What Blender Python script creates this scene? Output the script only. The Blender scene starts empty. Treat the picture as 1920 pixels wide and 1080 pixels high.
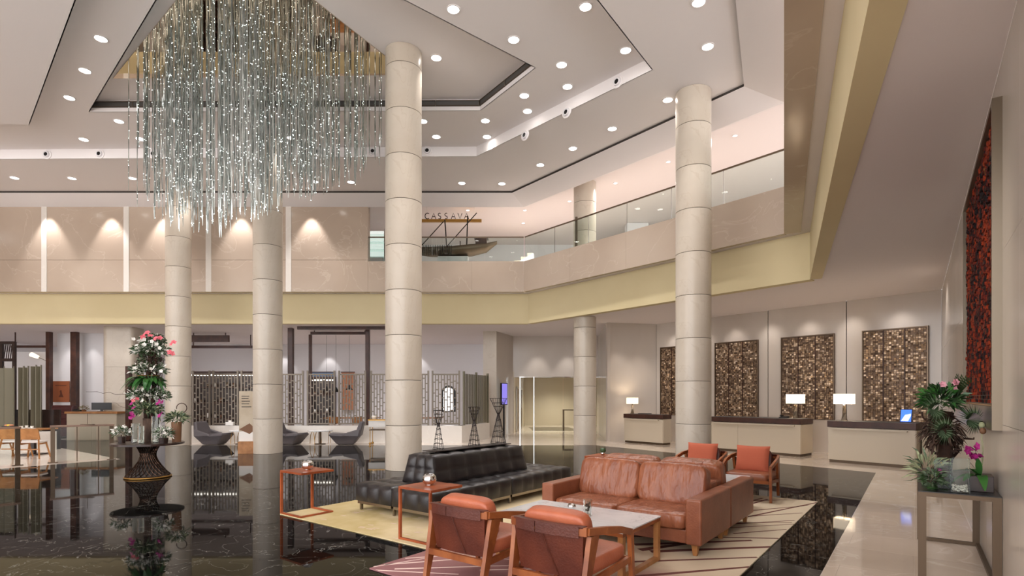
import bpy, bmesh, math, random
from mathutils import Vector, Matrix, geometry
random.seed(7)
PI = math.pi
scene = bpy.context.scene
C = scene.collection

# ------------------------------------------------------------------ camera
F_PX, CX, HY, CAM_H = 1030.0, 960.0, 745.0, 1.68       # focal length (px), principal column, horizon row, eye height
cam_d = bpy.data.cameras.new('camera'); cam = bpy.data.objects.new('camera', cam_d); C.objects.link(cam)
cam.location = (0, 0, CAM_H); cam.rotation_euler = (PI/2, 0, 0)
cam_d.sensor_fit = 'HORIZONTAL'; cam_d.sensor_width = 36.0
cam_d.lens = F_PX/1920*36.0
cam_d.shift_y = (HY-540)/1920
cam_d.clip_start = 0.05; cam_d.clip_end = 200
scene.camera = cam

# ------------------------------------------------------------------ world, exposure
w = bpy.data.worlds.new('world'); scene.world = w; w.use_nodes = True
bg = w.node_tree.nodes['Background']
bg.inputs[0].default_value = (1.0, 0.982, 0.995, 1); bg.inputs[1].default_value = 3.5
vs = scene.view_settings
vs.view_transform = 'Standard'; vs.look = 'None'; vs.gamma = 1.0; vs.use_curve_mapping = False
vs.exposure = 0.36
SPOT_W = 150.0          # ceiling downlights
WASH_W = 90.0           # wall washers

def lamp(kind, loc, energy, color=(1, .93, .88), radius=.08, aim=None, angle=70, blend=.6):
    d = bpy.data.lights.new('lamp', kind); d.energy = energy; d.color = color
    d.shadow_soft_size = radius
    if kind == 'SPOT': d.spot_size = math.radians(angle); d.spot_blend = blend
    o = bpy.data.objects.new('lamp_light', d); C.objects.link(o); o.location = loc
    if aim is not None:
        o.rotation_euler = (Vector(aim)-Vector(loc)).to_track_quat('-Z', 'Y').to_euler()
    return o

# ------------------------------------------------------------------ pixel -> place
def PH(px, py, h):
    """point seen at this pixel on the horizontal plane z = h"""
    y = (h-CAM_H)*F_PX/(HY-py); return Vector(((px-CX)/F_PX*y, y, h))
def PF(px, py): return PH(px, py, 0.0)
def PY(px, py, y):
    return Vector(((px-CX)/F_PX*y, y, CAM_H+(HY-py)/F_PX*y))
# seating frame: origin at the left rug corner, s along the short ends, t into the hall
OS = Vector((-3.32, 7.86, 0)); AS = Vector((.797, -.6036, 0)); BS = Vector((.6036, .797, 0))
ROT = math.atan2(-.6036, .797)
def ST(s, t, z=0.0):
    p = OS+AS*s+BS*t; return Vector((p.x, p.y, z))

# ------------------------------------------------------------------ materials
def srgb(r, g, b):
    f = lambda c: (c/255/12.92) if c/255 <= .04045 else ((c/255+.055)/1.055)**2.4
    return (f(r), f(g), f(b), 1)
MATS = {}
def mat(name, col, rough=.5, metal=0.0, spec=.5, noise=None, bump=None, col2=None, stretch=(1, 1, 1), emit=None, trans=0, ior=1.45, coat=0, detail=4, lo=.35, hi=.65):
    m = bpy.data.materials.new(name); m.use_nodes = True
    nt = m.node_tree; b = nt.nodes['Principled BSDF']
    b.inputs['Base Color'].default_value = srgb(*col); b.inputs['Roughness'].default_value = rough
    b.inputs['Metallic'].default_value = metal; b.inputs['IOR'].default_value = ior
    b.inputs['Specular IOR Level'].default_value = spec
    b.inputs['Transmission Weight'].default_value = trans
    b.inputs['Coat Weight'].default_value = coat
    if noise or bump:
        tc = nt.nodes.new('ShaderNodeTexCoord'); mp = nt.nodes.new('ShaderNodeMapping')
        mp.inputs['Scale'].default_value = stretch
        nt.links.new(tc.outputs['Object'], mp.inputs[0])
    if noise:
        n = nt.nodes.new('ShaderNodeTexNoise'); n.inputs['Scale'].default_value = noise; n.inputs['Detail'].default_value = detail
        nt.links.new(mp.outputs[0], n.inputs['Vector'])
        r = nt.nodes.new('ShaderNodeValToRGB')
        r.color_ramp.elements[0].position = lo; r.color_ramp.elements[1].position = hi
        r.color_ramp.elements[0].color = srgb(*col); r.color_ramp.elements[1].color = srgb(*(col2 or col))
        nt.links.new(n.outputs['Fac'], r.inputs[0]); nt.links.new(r.outputs[0], b.inputs['Base Color'])
    if bump:
        n2 = nt.nodes.new('ShaderNodeTexNoise'); n2.inputs['Scale'].default_value = bump[0]; n2.inputs['Detail'].default_value = 3
        nt.links.new(mp.outputs[0], n2.inputs['Vector'])
        bp = nt.nodes.new('ShaderNodeBump'); bp.inputs['Strength'].default_value = bump[1]; bp.inputs['Distance'].default_value = .01
        nt.links.new(n2.outputs['Fac'], bp.inputs['Height']); nt.links.new(bp.outputs[0], b.inputs['Normal'])
    if emit:
        b.inputs['Emission Color'].default_value = srgb(*emit[0]); b.inputs['Emission Strength'].default_value = emit[1]
    MATS[name] = m; return m

def vein_marble(name, col, col2, vein, rough, scale=.6, vamt=.5, band=(.485, .5, .515), spec=.5):
    """cloudy stone with fine veins"""
    m = mat(name, col, rough, noise=scale, col2=col2, detail=6, spec=spec)
    nt = m.node_tree; b = nt.nodes['Principled BSDF']
    src = b.inputs['Base Color'].links[0].from_socket
    tc = [n for n in nt.nodes if n.type == 'MAPPING'][0]
    n = nt.nodes.new('ShaderNodeTexNoise'); n.inputs['Scale'].default_value = scale*1.7; n.inputs['Detail'].default_value = 8
    n.inputs['Distortion'].default_value = 1.2
    nt.links.new(tc.outputs[0], n.inputs['Vector'])
    r = nt.nodes.new('ShaderNodeValToRGB'); e = r.color_ramp.elements
    e[0].position = band[0]; e[0].color = (0, 0, 0, 1); e[1].position = band[2]; e[1].color = (0, 0, 0, 1)
    k = e.new(band[1]); k.color = (vamt, vamt, vamt, 1)
    nt.links.new(n.outputs['Fac'], r.inputs[0])
    mx = nt.nodes.new('ShaderNodeMix'); mx.data_type = 'RGBA'
    nt.links.new(r.outputs[0], mx.inputs[0]); nt.links.new(src, mx.inputs[6]); mx.inputs[7].default_value = srgb(*vein)
    nt.links.new(mx.outputs[2], b.inputs['Base Color']); return m

M = MATS
mat('plaster', (236, 231, 230), .85)
mat('plaster_soffit', (233, 225, 224), .8)
mat('white_paint', (228, 226, 228), .7)
mat('beam_cream', (220, 205, 164), .7, noise=.4, col2=(212, 196, 154))
vein_marble('wall_marble', (192, 175, 158), (179, 161, 144), (212, 198, 184), .16, .35, .35, (.49, .5, .51))
vein_marble('column_marble', (203, 192, 177), (190, 178, 162), (178, 162, 142), .28, .8, .35)
vein_marble('pale_strip', (228, 222, 214), (220, 213, 204), (236, 232, 226), .2, .5, .3)
vein_marble('floor_marble', (228, 216, 203), (217, 203, 189), (238, 230, 220), .09, .45, .4)
vein_marble('white_marble', (226, 226, 226), (208, 210, 212), (170, 172, 176), .15, 1.6, .5)
# black marble with white flecks
m = vein_marble('black_marble', (11, 11, 11), (17, 17, 16), (170, 168, 160), .03, 1.4, .6, (.4965, .5, .5035), .3)
m.node_tree.nodes['Principled BSDF'].inputs['IOR'].default_value = 1.14; m.node_tree.nodes['Principled BSDF'].inputs['Specular IOR Level'].default_value = .5
mat('wall_stone', (208, 199, 189), .16, noise=.35, col2=(190, 179, 168), stretch=(1, 1, .35), detail=6)
mat('wood_orange', (156, 90, 48), .35, noise=5, col2=(120, 62, 30), stretch=(1, 1, 1))
mat('wood_oak', (176, 122, 72), .4, noise=6, col2=(148, 98, 54), stretch=(1, 1, 1))
mat('wood_red', (166, 86, 48), .28, noise=4, col2=(128, 60, 32))
mat('wood_brown', (78, 46, 34), .4, noise=4, col2=(58, 32, 24))
mat('rail_wood', (140, 112, 94), .4, noise=5, col2=(118, 92, 76))
mat('wood_dark', (58, 40, 34), .3, noise=4, col2=(40, 28, 24))
mat('leather_tan', (144, 87, 60), .36, noise=3, col2=(122, 69, 46), bump=(60, .25))
mat('leather_rust', (98, 47, 31), .42, noise=3, col2=(76, 34, 23), bump=(60, .2))
mat('leather_seat', (182, 104, 74), .38, noise=3, col2=(162, 86, 58), bump=(60, .2))
mat('fabric_orange', (176, 90, 64), .85, bump=(160, .4))
mat('leather_black', (42, 38, 38), .3, bump=(70, .2), noise=3, col2=(34, 31, 31))
mat('leather_maroon', (70, 26, 26), .3)
mat('grey_shell', (86, 80, 82), .45)
mat('seat_white', (214, 206, 200), .7)
mat('chrome', (225, 225, 225), .06, 1)
mat('steel_leg', (150, 140, 130), .25, 1)
mat('bronze', (116, 100, 84), .38, .85)
mat('bronze_dark', (92, 76, 60), .4, .6)
mat('lattice', (120, 110, 98), .45, .35)
mat('fin_olive', (112, 106, 88), .45, .3)
mat('wire_dark', (40, 32, 30), .4, .6)
mat('woven_bronze', (70, 50, 38), .25, .85)
mat('gold', (176, 134, 70), .3, .9)
mat('glass', (232, 244, 240), .01, trans=1, ior=1.3)
mat('glass_thin', (242, 248, 246), .01, trans=1, ior=1.2)
mat('gap_dark', (58, 52, 48), .8)
mat('slot_dark', (92, 90, 88), .5, .3)
mat('black_plastic', (18, 18, 20), .3)
mat('lens_on', (255, 255, 255), .5, emit=((255, 250, 244), 14))
mat('small_lens', (255, 255, 255), .5, emit=((255, 246, 240), 10))
mat('shade_on', (250, 240, 225), .8, emit=((255, 232, 200), 1.3))
mat('lit_edge', (255, 255, 255), .4, emit=((245, 250, 255), 2.5))
mat('lit_panel', (255, 255, 255), .4, emit=((255, 248, 235), 4))
mat('lit_shelf', (240, 244, 240), .4, emit=((236, 244, 238), .6))
mat('screen_blue', (60, 110, 230), .2, emit=((70, 120, 235), 1.0))
mat('screen_pale', (190, 205, 250), .2, emit=((190, 205, 250), 1.0))
mat('screen_violet', (120, 110, 200), .2, emit=((130, 120, 210), .9))
mat('desk_cream', (200, 187, 166), .35)
mat('mirror', (196, 184, 168), .02, 1)
mat('strand', (186, 194, 192), .16, 1)
mat('sparkle', (255, 255, 255), .3, emit=((244, 255, 252), 7))
mat('mosaic', (130, 110, 92), .34, .7, noise=9, col2=(190, 164, 136), detail=3)
mat('mosaic_dark', (98, 78, 62), .4, .5)
mat('art_frame', (120, 108, 92), .3, .6)
mat('plaque', (150, 84, 50), .5)
mat('plaque_ink', (90, 44, 28), .5)
mat('leaf_green', (58, 84, 46), .45, noise=4, col2=(34, 56, 32))
mat('leaf_bright', (66, 118, 52), .35, noise=3, col2=(38, 84, 40))
mat('leaf_grey', (122, 140, 112), .6, noise=5, col2=(74, 92, 66))
mat('leaf_pale', (160, 166, 128), .6)
mat('petal_pink', (226, 110, 122), .5)
mat('petal_blush', (232, 168, 182), .5)
mat('petal_magenta', (168, 38, 122), .5)
mat('petal_white', (238, 234, 226), .5)
mat('petal_yellow', (226, 196, 70), .5)
mat('bark', (92, 72, 60), .9, noise=12, col2=(60, 44, 36), bump=(20, .8), stretch=(1, 1, .3))
mat('bark_dark', (66, 42, 30), .9, noise=12, col2=(40, 26, 20), bump=(20, .8))
mat('pebble', (226, 220, 210), .6)
mat('terracotta', (120, 84, 58), .6)
mat('orange_matte', (196, 132, 98), .6)  # plain orange colour of the hanging and the bread rolls
mat('blue_panel', (110, 140, 176), .6)
mat('paper', (230, 226, 220), .7)
mat('banner', (196, 182, 160), .6, noise=1.5, col2=(170, 152, 128))
mat('ink', (60, 54, 50), .7)
mat('rug_line_light', (226, 200, 190), .95)
mat('rug_line_brown', (104, 58, 50), .95)

def rug_material(name, cols, direction, noise_scale=2.0):
    m = mat(name, cols[0], .95, bump=(220, .5), spec=.1)
    nt = m.node_tree; b = nt.nodes['Principled BSDF']
    tc = [n for n in nt.nodes if n.type == 'TEX_COORD'][0]
    sep = nt.nodes.new('ShaderNodeSeparateXYZ'); nt.links.new(tc.outputs['Object'], sep.inputs[0])
    n = nt.nodes.new('ShaderNodeTexNoise'); n.inputs['Scale'].default_value = noise_scale; n.inputs['Detail'].default_value = 5
    nt.links.new(tc.outputs['Object'], n.inputs['Vector'])
    a = nt.nodes.new('ShaderNodeMath'); a.operation = 'MULTIPLY_ADD'; a.inputs[1].default_value = direction[0]; a.inputs[2].default_value = direction[2]
    nt.links.new(sep.outputs[0], a.inputs[0])
    c = nt.nodes.new('ShaderNodeMath'); c.operation = 'MULTIPLY_ADD'; c.inputs[1].default_value = direction[1]
    nt.links.new(sep.outputs[1], c.inputs[0]); nt.links.new(a.outputs[0], c.inputs[2])
    d = nt.nodes.new('ShaderNodeMath'); d.operation = 'MULTIPLY_ADD'; d.inputs[1].default_value = .5
    nt.links.new(n.outputs['Fac'], d.inputs[0]); nt.links.new(c.outputs[0], d.inputs[2])
    r = nt.nodes.new('ShaderNodeValToRGB'); e = r.color_ramp.elements
    e[0].color = srgb(*cols[0]); e[0].position = .3; e[1].color = srgb(*cols[-1]); e[1].position = .75
    for i, cc in enumerate(cols[1:-1]):
        k = e.new(.3+.45*(i+1)/(len(cols)-1)); k.color = srgb(*cc)
    nt.links.new(d.outputs[0], r.inputs[0]); nt.links.new(r.outputs[0], b.inputs['Base Color']); return m
rug_material('rug_yellow', [(208, 186, 146), (214, 196, 154), (192, 172, 122), (222, 204, 166)], (.1, .08, .2), 1.6)
rug_material('rug_striped', [(150, 108, 108), (164, 122, 118), (206, 186, 160), (214, 198, 172)], (-.02, .22, .02), 1.2)

def art_material():
    m = mat('art_mosaic', (30, 26, 28), .6, 0, spec=.15)
    nt = m.node_tree; b = nt.nodes['Principled BSDF']
    tc = nt.nodes.new('ShaderNodeTexCoord'); mp = nt.nodes.new('ShaderNodeMapping'); mp.inputs['Scale'].default_value = (1.6, 1, .55)
    nt.links.new(tc.outputs['Object'], mp.inputs[0])
    n = nt.nodes.new('ShaderNodeTexNoise'); n.inputs['Scale'].default_value = 3.5; n.inputs['Detail'].default_value = 7; n.inputs['Roughness'].default_value = .75
    nt.links.new(mp.outputs[0], n.inputs['Vector'])
    r = nt.nodes.new('ShaderNodeValToRGB'); e = r.color_ramp.elements
    e[0].position = .3; e[0].color = srgb(22, 22, 28); e[1].position = .72; e[1].color = srgb(226, 190, 80)
    for p, c in ((.46, (34, 26, 28)), (.51, (104, 34, 24)), (.57, (164, 62, 30)), (.63, (70, 36, 26))):
        k = e.new(p); k.color = srgb(*c)
    nt.links.new(n.outputs['Fac'], r.inputs[0]); nt.links.new(r.outputs[0], b.inputs['Base Color'])
art_material()

# ------------------------------------------------------------------ mesh builder
class MB:
    def __init__(self): self.v = []; self.f = []; self.m = []
    def add(self, vs, fs, m=0, X=None):
        o = len(self.v)
        self.v += [tuple(X @ Vector(p)) if X is not None else tuple(p) for p in vs]
        self.f += [tuple(i+o for i in q) for q in fs]; self.m += [m]*len(fs); return self
    def box(self, x0, y0, z0, x1, y1, z1, m=0, X=None):
        vs = [(x0,y0,z0),(x1,y0,z0),(x1,y1,z0),(x0,y1,z0),(x0,y0,z1),(x1,y0,z1),(x1,y1,z1),(x0,y1,z1)]
        return self.add(vs, [(0,3,2,1),(4,5,6,7),(0,1,5,4),(1,2,6,5),(2,3,7,6),(3,0,4,7)], m, X)
    def hexa(self, lo, hi, m=0):
        """two quads of 4 points (bottom, top)"""
        return self.add(list(lo)+list(hi), [(0,3,2,1),(4,5,6,7),(0,1,5,4),(1,2,6,5),(2,3,7,6),(3,0,4,7)], m)
    def bar(self, p, q, wx, wy, m=0, up=(0, 0, 1)):
        """box-section bar from p to q"""
        p, q = Vector(p), Vector(q); d = (q-p); L = d.length; d.normalize()
        u = Vector(up)
        if abs(d.dot(u)) > .98: u = Vector((0, 1, 0))
        x = d.cross(u).normalized(); y = x.cross(d).normalized()
        c = [x*(sx*wx/2)+y*(sy*wy/2) for sx, sy in ((-1,-1),(1,-1),(1,1),(-1,1))]
        return self.hexa([p+k for k in c], [q+k for k in c], m)
    def prism(self, poly, z0, z1, m=0):
        n = len(poly); area = sum(poly[i][0]*poly[(i+1) % n][1]-poly[(i+1) % n][0]*poly[i][1] for i in range(n))
        if area < 0: poly = poly[::-1]
        vs = [(p[0],p[1],z0) for p in poly]+[(p[0],p[1],z1) for p in poly]
        tri = geometry.tessellate_polygon([[Vector((p[0],p[1],0)) for p in poly]])
        fs = []
        for t in tri:
            a, b2, c = [poly[i] for i in t]
            if (b2[0]-a[0])*(c[1]-a[1])-(b2[1]-a[1])*(c[0]-a[0]) < 0: t = t[::-1]
            fs.append((t[2], t[1], t[0])); fs.append(tuple(i+n for i in t))
        fs += [(i, (i+1) % n, (i+1) % n+n, i+n) for i in range(n)]
        return self.add(vs, fs, m)
    def holed(self, outer, hole, z, m=0):
        tri = geometry.tessellate_polygon([[Vector((p[0],p[1],0)) for p in k] for k in (outer, hole) if k])
        vs = [(p[0],p[1],z) for p in list(outer)+list(hole)]; fs = []
        for t in tri:
            a, b2, c = [vs[i] for i in t]
            if (b2[0]-a[0])*(c[1]-a[1])-(b2[1]-a[1])*(c[0]-a[0]) > 0: t = t[::-1]   # face down
            fs.append(tuple(t))
        return self.add(vs, fs, m)
    def sheet(self, poly, z, m=0):
        return self.holed(poly, [], z, m)
    def wall(self, p, q, z0, z1, th, m=0):
        """upright slab from p to q; thickness to the left of p->q"""
        d = Vector((q[0]-p[0], q[1]-p[1])).normalized(); n = Vector((-d.y, d.x))*th
        lo = [(p[0],p[1],z0),(q[0],q[1],z0),(q[0]+n.x,q[1]+n.y,z0),(p[0]+n.x,p[1]+n.y,z0)]
        return self.hexa(lo, [(a,b,z1) for a, b, c in lo], m)
    def tube(self, pts, r, n=8, m=0, cap=True, closed=False):
        pts = [Vector(p) for p in pts]; k = len(pts); rs = r if isinstance(r, (list, tuple)) else [r]*k
        vs = []; prev = None
        for i, p in enumerate(pts):
            a = pts[(i-1) % k] if (i > 0 or closed) else p; b = pts[(i+1) % k] if (i < k-1 or closed) else p
            t = (b-a).normalized()
            if prev is None: x = t.orthogonal().normalized()
            else: x = (prev-t*prev.dot(t)).normalized()
            prev = x; y = t.cross(x)
            vs += [p+(x*math.cos(2*PI*j/n)+y*math.sin(2*PI*j/n))*rs[i] for j in range(n)]
        fs = []
        for i in range(k if closed else k-1):
            a0, b0 = i*n, ((i+1) % k)*n
            fs += [(a0+j, a0+(j+1) % n, b0+(j+1) % n, b0+j) for j in range(n)]
        if cap and not closed: fs += [tuple(range(n))[::-1], tuple((k-1)*n+j for j in range(n))]
        return self.add(vs, fs, m)
    def lathe(self, prof, n=24, c=(0, 0, 0), m=0, cap=True):
        vs = []
        for r, z in prof: vs += [(c[0]+r*math.cos(2*PI*j/n), c[1]+r*math.sin(2*PI*j/n), c[2]+z) for j in range(n)]
        fs = []
        for i in range(len(prof)-1): fs += [(i*n+j, i*n+(j+1) % n, (i+1)*n+(j+1) % n, (i+1)*n+j) for j in range(n)]
        if cap: fs += [tuple(range(n))[::-1], tuple((len(prof)-1)*n+j for j in range(n))]
        return self.add(vs, fs, m)
    def drum(self, prof, n=48, c=(0, 0, 0), m=0):
        """lathe whose rings are not shared between bands, so edges stay crisp under smooth shading"""
        for k in range(len(prof)-1): self.lathe(prof[k:k+2], n, c, m, cap=False)
        return self
    def pillow(self, c, s, e1=.35, e2=.35, nu=20, nv=12, X=None, m=0):
        """superellipsoid cushion, half sizes s"""
        g = lambda w, e: math.copysign(abs(w)**e, w); vs = []
        for i in range(nv+1):
            v = -PI/2+PI*i/nv
            for j in range(nu):
                u = 2*PI*j/nu
                vs.append((c[0]+s[0]*g(math.cos(v), e1)*g(math.cos(u), e2), c[1]+s[1]*g(math.cos(v), e1)*g(math.sin(u), e2), c[2]+s[2]*g(math.sin(v), e1)))
        fs = [(i*nu+j, i*nu+(j+1) % nu, (i+1)*nu+(j+1) % nu, (i+1)*nu+j) for i in range(nv) for j in range(nu)]
        return self.add(vs, fs, m, X)
    def throw(self, w, h, th, X, n=14, m=0):
        """square scatter cushion standing in the x-z plane"""
        vs = []
        for sg in (-1, 1):
            for i in range(n+1):
                for j in range(n+1):
                    u, v = -1+2*i/n, -1+2*j/n; t_ = ((1-u**4)*(1-v**4))**.5; pin = 1-.05*(1-abs(u))*0-.06*(u*u*(1-v*v)*0)
                    cu, cv = u*(1-.05*(1-v*v)*abs(u)), v*(1-.05*(1-u*u)*abs(v))
                    vs.append((w*cu, sg*th*t_, h*cv))
        N = (n+1)**2; fs = []
        for i in range(n):
            for j in range(n):
                a = i*(n+1)+j; q = (a, a+n+1, a+n+2, a+1); fs += [q, tuple(N+k for k in q[::-1])]
        return self.add(vs, fs, m, X)
    def tuft(self, lo, hi, cells, amp, res=5, taper=(0, 0), m=0):
        """box whose faces are quilted into pillows; taper pulls the top in by (x, y)"""
        lo, hi = Vector(lo), Vector(hi)
        def put(axis, sign):
            a, b = [(1,2),(0,2),(0,1)][axis]; na, nb = cells[a]*res, cells[b]*res; vs = []
            for i in range(na+1):
                for j in range(nb+1):
                    u, v = i/na, j/nb; p = [0, 0, 0]
                    p[a] = lo[a]+(hi[a]-lo[a])*u; p[b] = lo[b]+(hi[b]-lo[b])*v
                    d = amp*(abs(math.sin(PI*u*cells[a]))*abs(math.sin(PI*v*cells[b])))**.45
                    p[axis] = (hi if sign > 0 else lo)[axis]+sign*d
                    k = (p[2]-lo.z)/(hi.z-lo.z); k = min(max(k, 0), 1)
                    for ax in (0, 1):
                        mid = (lo[ax]+hi[ax])/2; half = (hi[ax]-lo[ax])/2
                        p[ax] = mid+(p[ax]-mid)*(1-taper[ax]*k/half)
                    vs.append(tuple(p))
            fs = []
            for i in range(na):
                for j in range(nb):
                    q = (i*(nb+1)+j, (i+1)*(nb+1)+j, (i+1)*(nb+1)+j+1, i*(nb+1)+j+1)
                    if (sign > 0) == (axis == 1): q = q[::-1]
                    fs.append(q)
            self.add(vs, fs, m)
        for ax in range(3):
            for sg in (-1, 1):
                if ax == 2 and sg < 0: self.add([(lo.x,lo.y,lo.z),(lo.x,hi.y,lo.z),(hi.x,hi.y,lo.z),(hi.x,lo.y,lo.z)], [(0,1,2,3)], m)
                else: put(ax, sg)
        return self
    def mesh(self, name, mats, smooth=False):
        me = bpy.data.meshes.new(name); me.from_pydata(self.v, [], self.f)
        for k in mats: me.materials.append(M[k])
        me.polygons.foreach_set('material_index', self.m)
        if smooth: me.polygons.foreach_set('use_smooth', [True]*len(self.f))
        me.update(); return me
    def build(self, name, mats, parent=None, smooth=False, bevel=0, seg=2, weld=False, loc=None, rotz=0):
        if isinstance(mats, str): mats = [mats]
        me = self.mesh(name, mats, smooth)
        if weld:
            b = bmesh.new(); b.from_mesh(me); bmesh.ops.remove_doubles(b, verts=b.verts, dist=.0005); b.to_mesh(me); b.free()
        return place(name, me, parent, bevel, seg, loc, rotz)

def place(name, me, parent=None, bevel=0, seg=2, loc=None, rotz=0):
    o = bpy.data.objects.new(name, me); C.objects.link(o)
    if parent is not None: o.parent = parent
    if loc is not None: o.location = loc
    if rotz: o.rotation_euler = (0, 0, rotz)
    if bevel:
        md = o.modifiers.new('bevel', 'BEVEL'); md.width = bevel; md.segments = seg; md.limit_method = 'ANGLE'
    return o
def tag(o, label, cat=None, group=None, kind=None):
    if label: o['label'] = label
    if cat: o['category'] = cat
    if group: o['group'] = group
    if kind: o['kind'] = kind
    return o
def thing(name, label, cat, loc=(0, 0, 0), rotz=0, group=None):
    o = bpy.data.objects.new(name, None); C.objects.link(o); o.empty_display_size = .1
    o.location = loc; o.rotation_euler = (0, 0, rotz); return tag(o, label, cat, group)
def dup(src, loc, rotz, label, parent=None):
    r = src.copy(); C.objects.link(r); r.location = loc; r.rotation_euler = (0, 0, rotz); r['label'] = label
    for ch in list(src.children):
        c = ch.copy(); C.objects.link(c); c.parent = r
        for g in list(ch.children):
            d = g.copy(); C.objects.link(d); d.parent = c
    return r
def struct(name, mb, mats, **k):
    label = k.pop('label', None)
    o = mb.build(name, mats, **k); o['kind'] = 'structure'
    if label: o['label'] = label
    return o
def root_struct(name, label=None):
    o = bpy.data.objects.new(name, None); C.objects.link(o); o['kind'] = 'structure'; o.empty_display_size = .1
    if label: o['label'] = label
    return o
ORD = ['first','second','third','fourth','fifth','sixth','seventh','eighth','ninth','tenth','eleventh','twelfth','thirteenth','fourteenth','fifteenth','sixteenth','seventeenth','eighteenth','nineteenth','twentieth']
def clip(poly, a, b):
    """keep the part of a convex polygon left of a->b"""
    out = []; side = lambda p: (b[0]-a[0])*(p[1]-a[1])-(b[1]-a[1])*(p[0]-a[0])
    for i in range(len(poly)):
        p, q = poly[i], poly[(i+1) % len(poly)]; sp, sq = side(p), side(q)
        if sp >= 0: out.append(p)
        if sp*sq < 0:
            t = sp/(sp-sq); out.append((p[0]+(q[0]-p[0])*t, p[1]+(q[1]-p[1])*t))
    return out

# ================================================================== STRUCTURE
H_SOF, H_PAR0, H_PAR1, H_GL, H_FAS, H_UP = 4.53, 5.64, 6.78, 7.70, 8.82, 9.32
H1, H2, H3 = 9.15, 9.45, 9.75
XL, YN, YF = -26.0, -3.0, 40.0
# plan points
PB0, PB1, PB2 = (XL, 20.6), (.44, 20.6), (6.58, 13.29)          # balcony front line
PB3 = (6.58-.495*12.0, 1.29)
BM0, BM1, BM2 = (XL, 21.1), (.615, 21.1), (7.16, 13.2)          # cream beam line
BM3 = (7.16-.497*12.4, .8)
R0, R1 = (11.35, 14.5), (5.62, 21.4)                            # reception wall
W1 = (3.63, 20.95)
RW0 = (.74+.732*.4, .4)                                         # right wall, near end
BLACK = [(2.96, 19.2), (8.08, 12.2), (2.893, 5.164), (.94, 2.5), (-19.3, 2.5), (-10.6, 14.9), (-19.4, 21.6), (-12.2, 21.6), (-12.2, 19.2)]  # near edge stops short so beige floor behind can bounce light

# ---- floor
fl = struct('floor', MB().box(XL-8, -14, -.2, 14, YF, 0), 'floor_marble', label='polished beige marble floor')  # extended unroofed behind the camera, added to bounce light onto the ceilings
fb = struct('floor_inlay', MB().prism(BLACK, -.02, .004), 'black_marble', label='glossy black marble floor inlay with fine white veins')
# beige floor tiles beside the black inlay, laid along the right wall
ud, vd = Vector((.591, .807)), Vector((-.807, .591))
def tiles(region, tw, tl):
    # region must be counter-clockwise and convex
    us = [Vector(p).dot(ud) for p in region]; vv = [Vector(p).dot(vd) for p in region]
    k = 0; u = math.floor(min(us)/tl)*tl
    while u < max(us):
        v = math.floor(min(vv)/tw)*tw
        off = (int(round(u/tl)) % 2)*tw/2
        while v < max(vv)+tw:
            g = .0015
            q = [(u+g, v-off+g), (u+tl-g, v-off+g), (u+tl-g, v-off+tw-g), (u+g, v-off+tw-g)]
            poly = [(ud.x*a+vd.x*b, ud.y*a+vd.y*b) for a, b in q]
            for i in range(len(region)):
                if poly: poly = clip(poly, region[i], region[(i+1) % len(region)])
            if len(poly) > 2:
                mb = MB().prism([(p[0], p[1]) for p in poly], .0, .003)
                o = mb.build('tile', 'floor_tile', fl); k += 1
            v += tw
        u += tl
m = vein_marble('floor_tile', (215, 200, 184), (196, 180, 162), (230, 220, 208), .07, .5, .5)
nt = m.node_tree; oi = nt.nodes.new('ShaderNodeObjectInfo'); hs = nt.nodes.new('ShaderNodeHueSaturation')
mr = nt.nodes.new('ShaderNodeMapRange'); mr.inputs[3].default_value = .93; mr.inputs[4].default_value = 1.05
nt.links.new(oi.outputs['Random'], mr.inputs[0]); nt.links.new(mr.outputs[0], hs.inputs['Value'])
b = nt.nodes['Principled BSDF']; nt.links.new(b.inputs['Base Color'].links[0].from_socket, hs.inputs['Color']); nt.links.new(hs.outputs[0], b.inputs['Base Color'])
tiles([(.58, 2.0), (2.2, 2.0), (11.2, 14.35), (8.08, 12.2)], 1.2, .8)
tiles([(8.08, 12.2), (11.2, 14.35), (5.5, 21.2), (2.96, 19.2)], 1.2, .8)

# ---- ground floor walls
wr = root_struct('wall_reception', 'beige stone wall behind the reception desks')
rd = (Vector(R1)-Vector(R0)); RL = rd.length; rd.normalize()
def RP(d, off=0.0):                # along the reception wall from the right-hand corner; off into the hall
    n = Vector((rd.y, -rd.x)); n = n if n.dot(Vector((-1, -1))) > 0 else -n
    p = Vector(R0)+rd*d+n*off; return (p.x, p.y)
def wall_z_of(px):                 # distance along the reception wall seen in image column px
    k = (px-CX)/F_PX
    return (k*R0[1]-R0[0])/(rd.x-k*rd.y)
cuts = [0.0, wall_z_of(1587), wall_z_of(1440), wall_z_of(1325), RL]
MB().wall(RP(RL+.4, -.03), RP(0, -.03), 0, H_SOF, .15).build('backing', 'gap_dark', wr)
for a, b2 in zip(cuts[:-1], cuts[1:]):
    MB().wall(RP(b2-.012), RP(a+.012), 0, H_SOF, .03).build('panel', 'wall_stone', wr)
wg = root_struct('wall_right', 'pale polished stone wall on the right')
MB().wall((R0[0]+.03, R0[1]), (RW0[0]+.03, RW0[1]), 0, H_SOF, .15).build('backing', 'gap_dark', wg)
gd = (Vector(RW0)-Vector(R0)); GL = gd.length; gd.normalize()
xs = [0, 2.2, 4.4, 6.6, 8.8, 11.0, 13.2, 15.4, GL]
for i in range(len(xs)-1):
    for z0, z1 in ((0, 1.45), (1.45, 2.9), (2.9, H_SOF)):
        p, q = Vector(R0)+gd*(xs[i]+.0015), Vector(R0)+gd*(xs[i+1]-.0015)
        MB().wall(p, q, z0+.0015, z1-.0015, .03).build('panel', 'wall_stone', wg)
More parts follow.
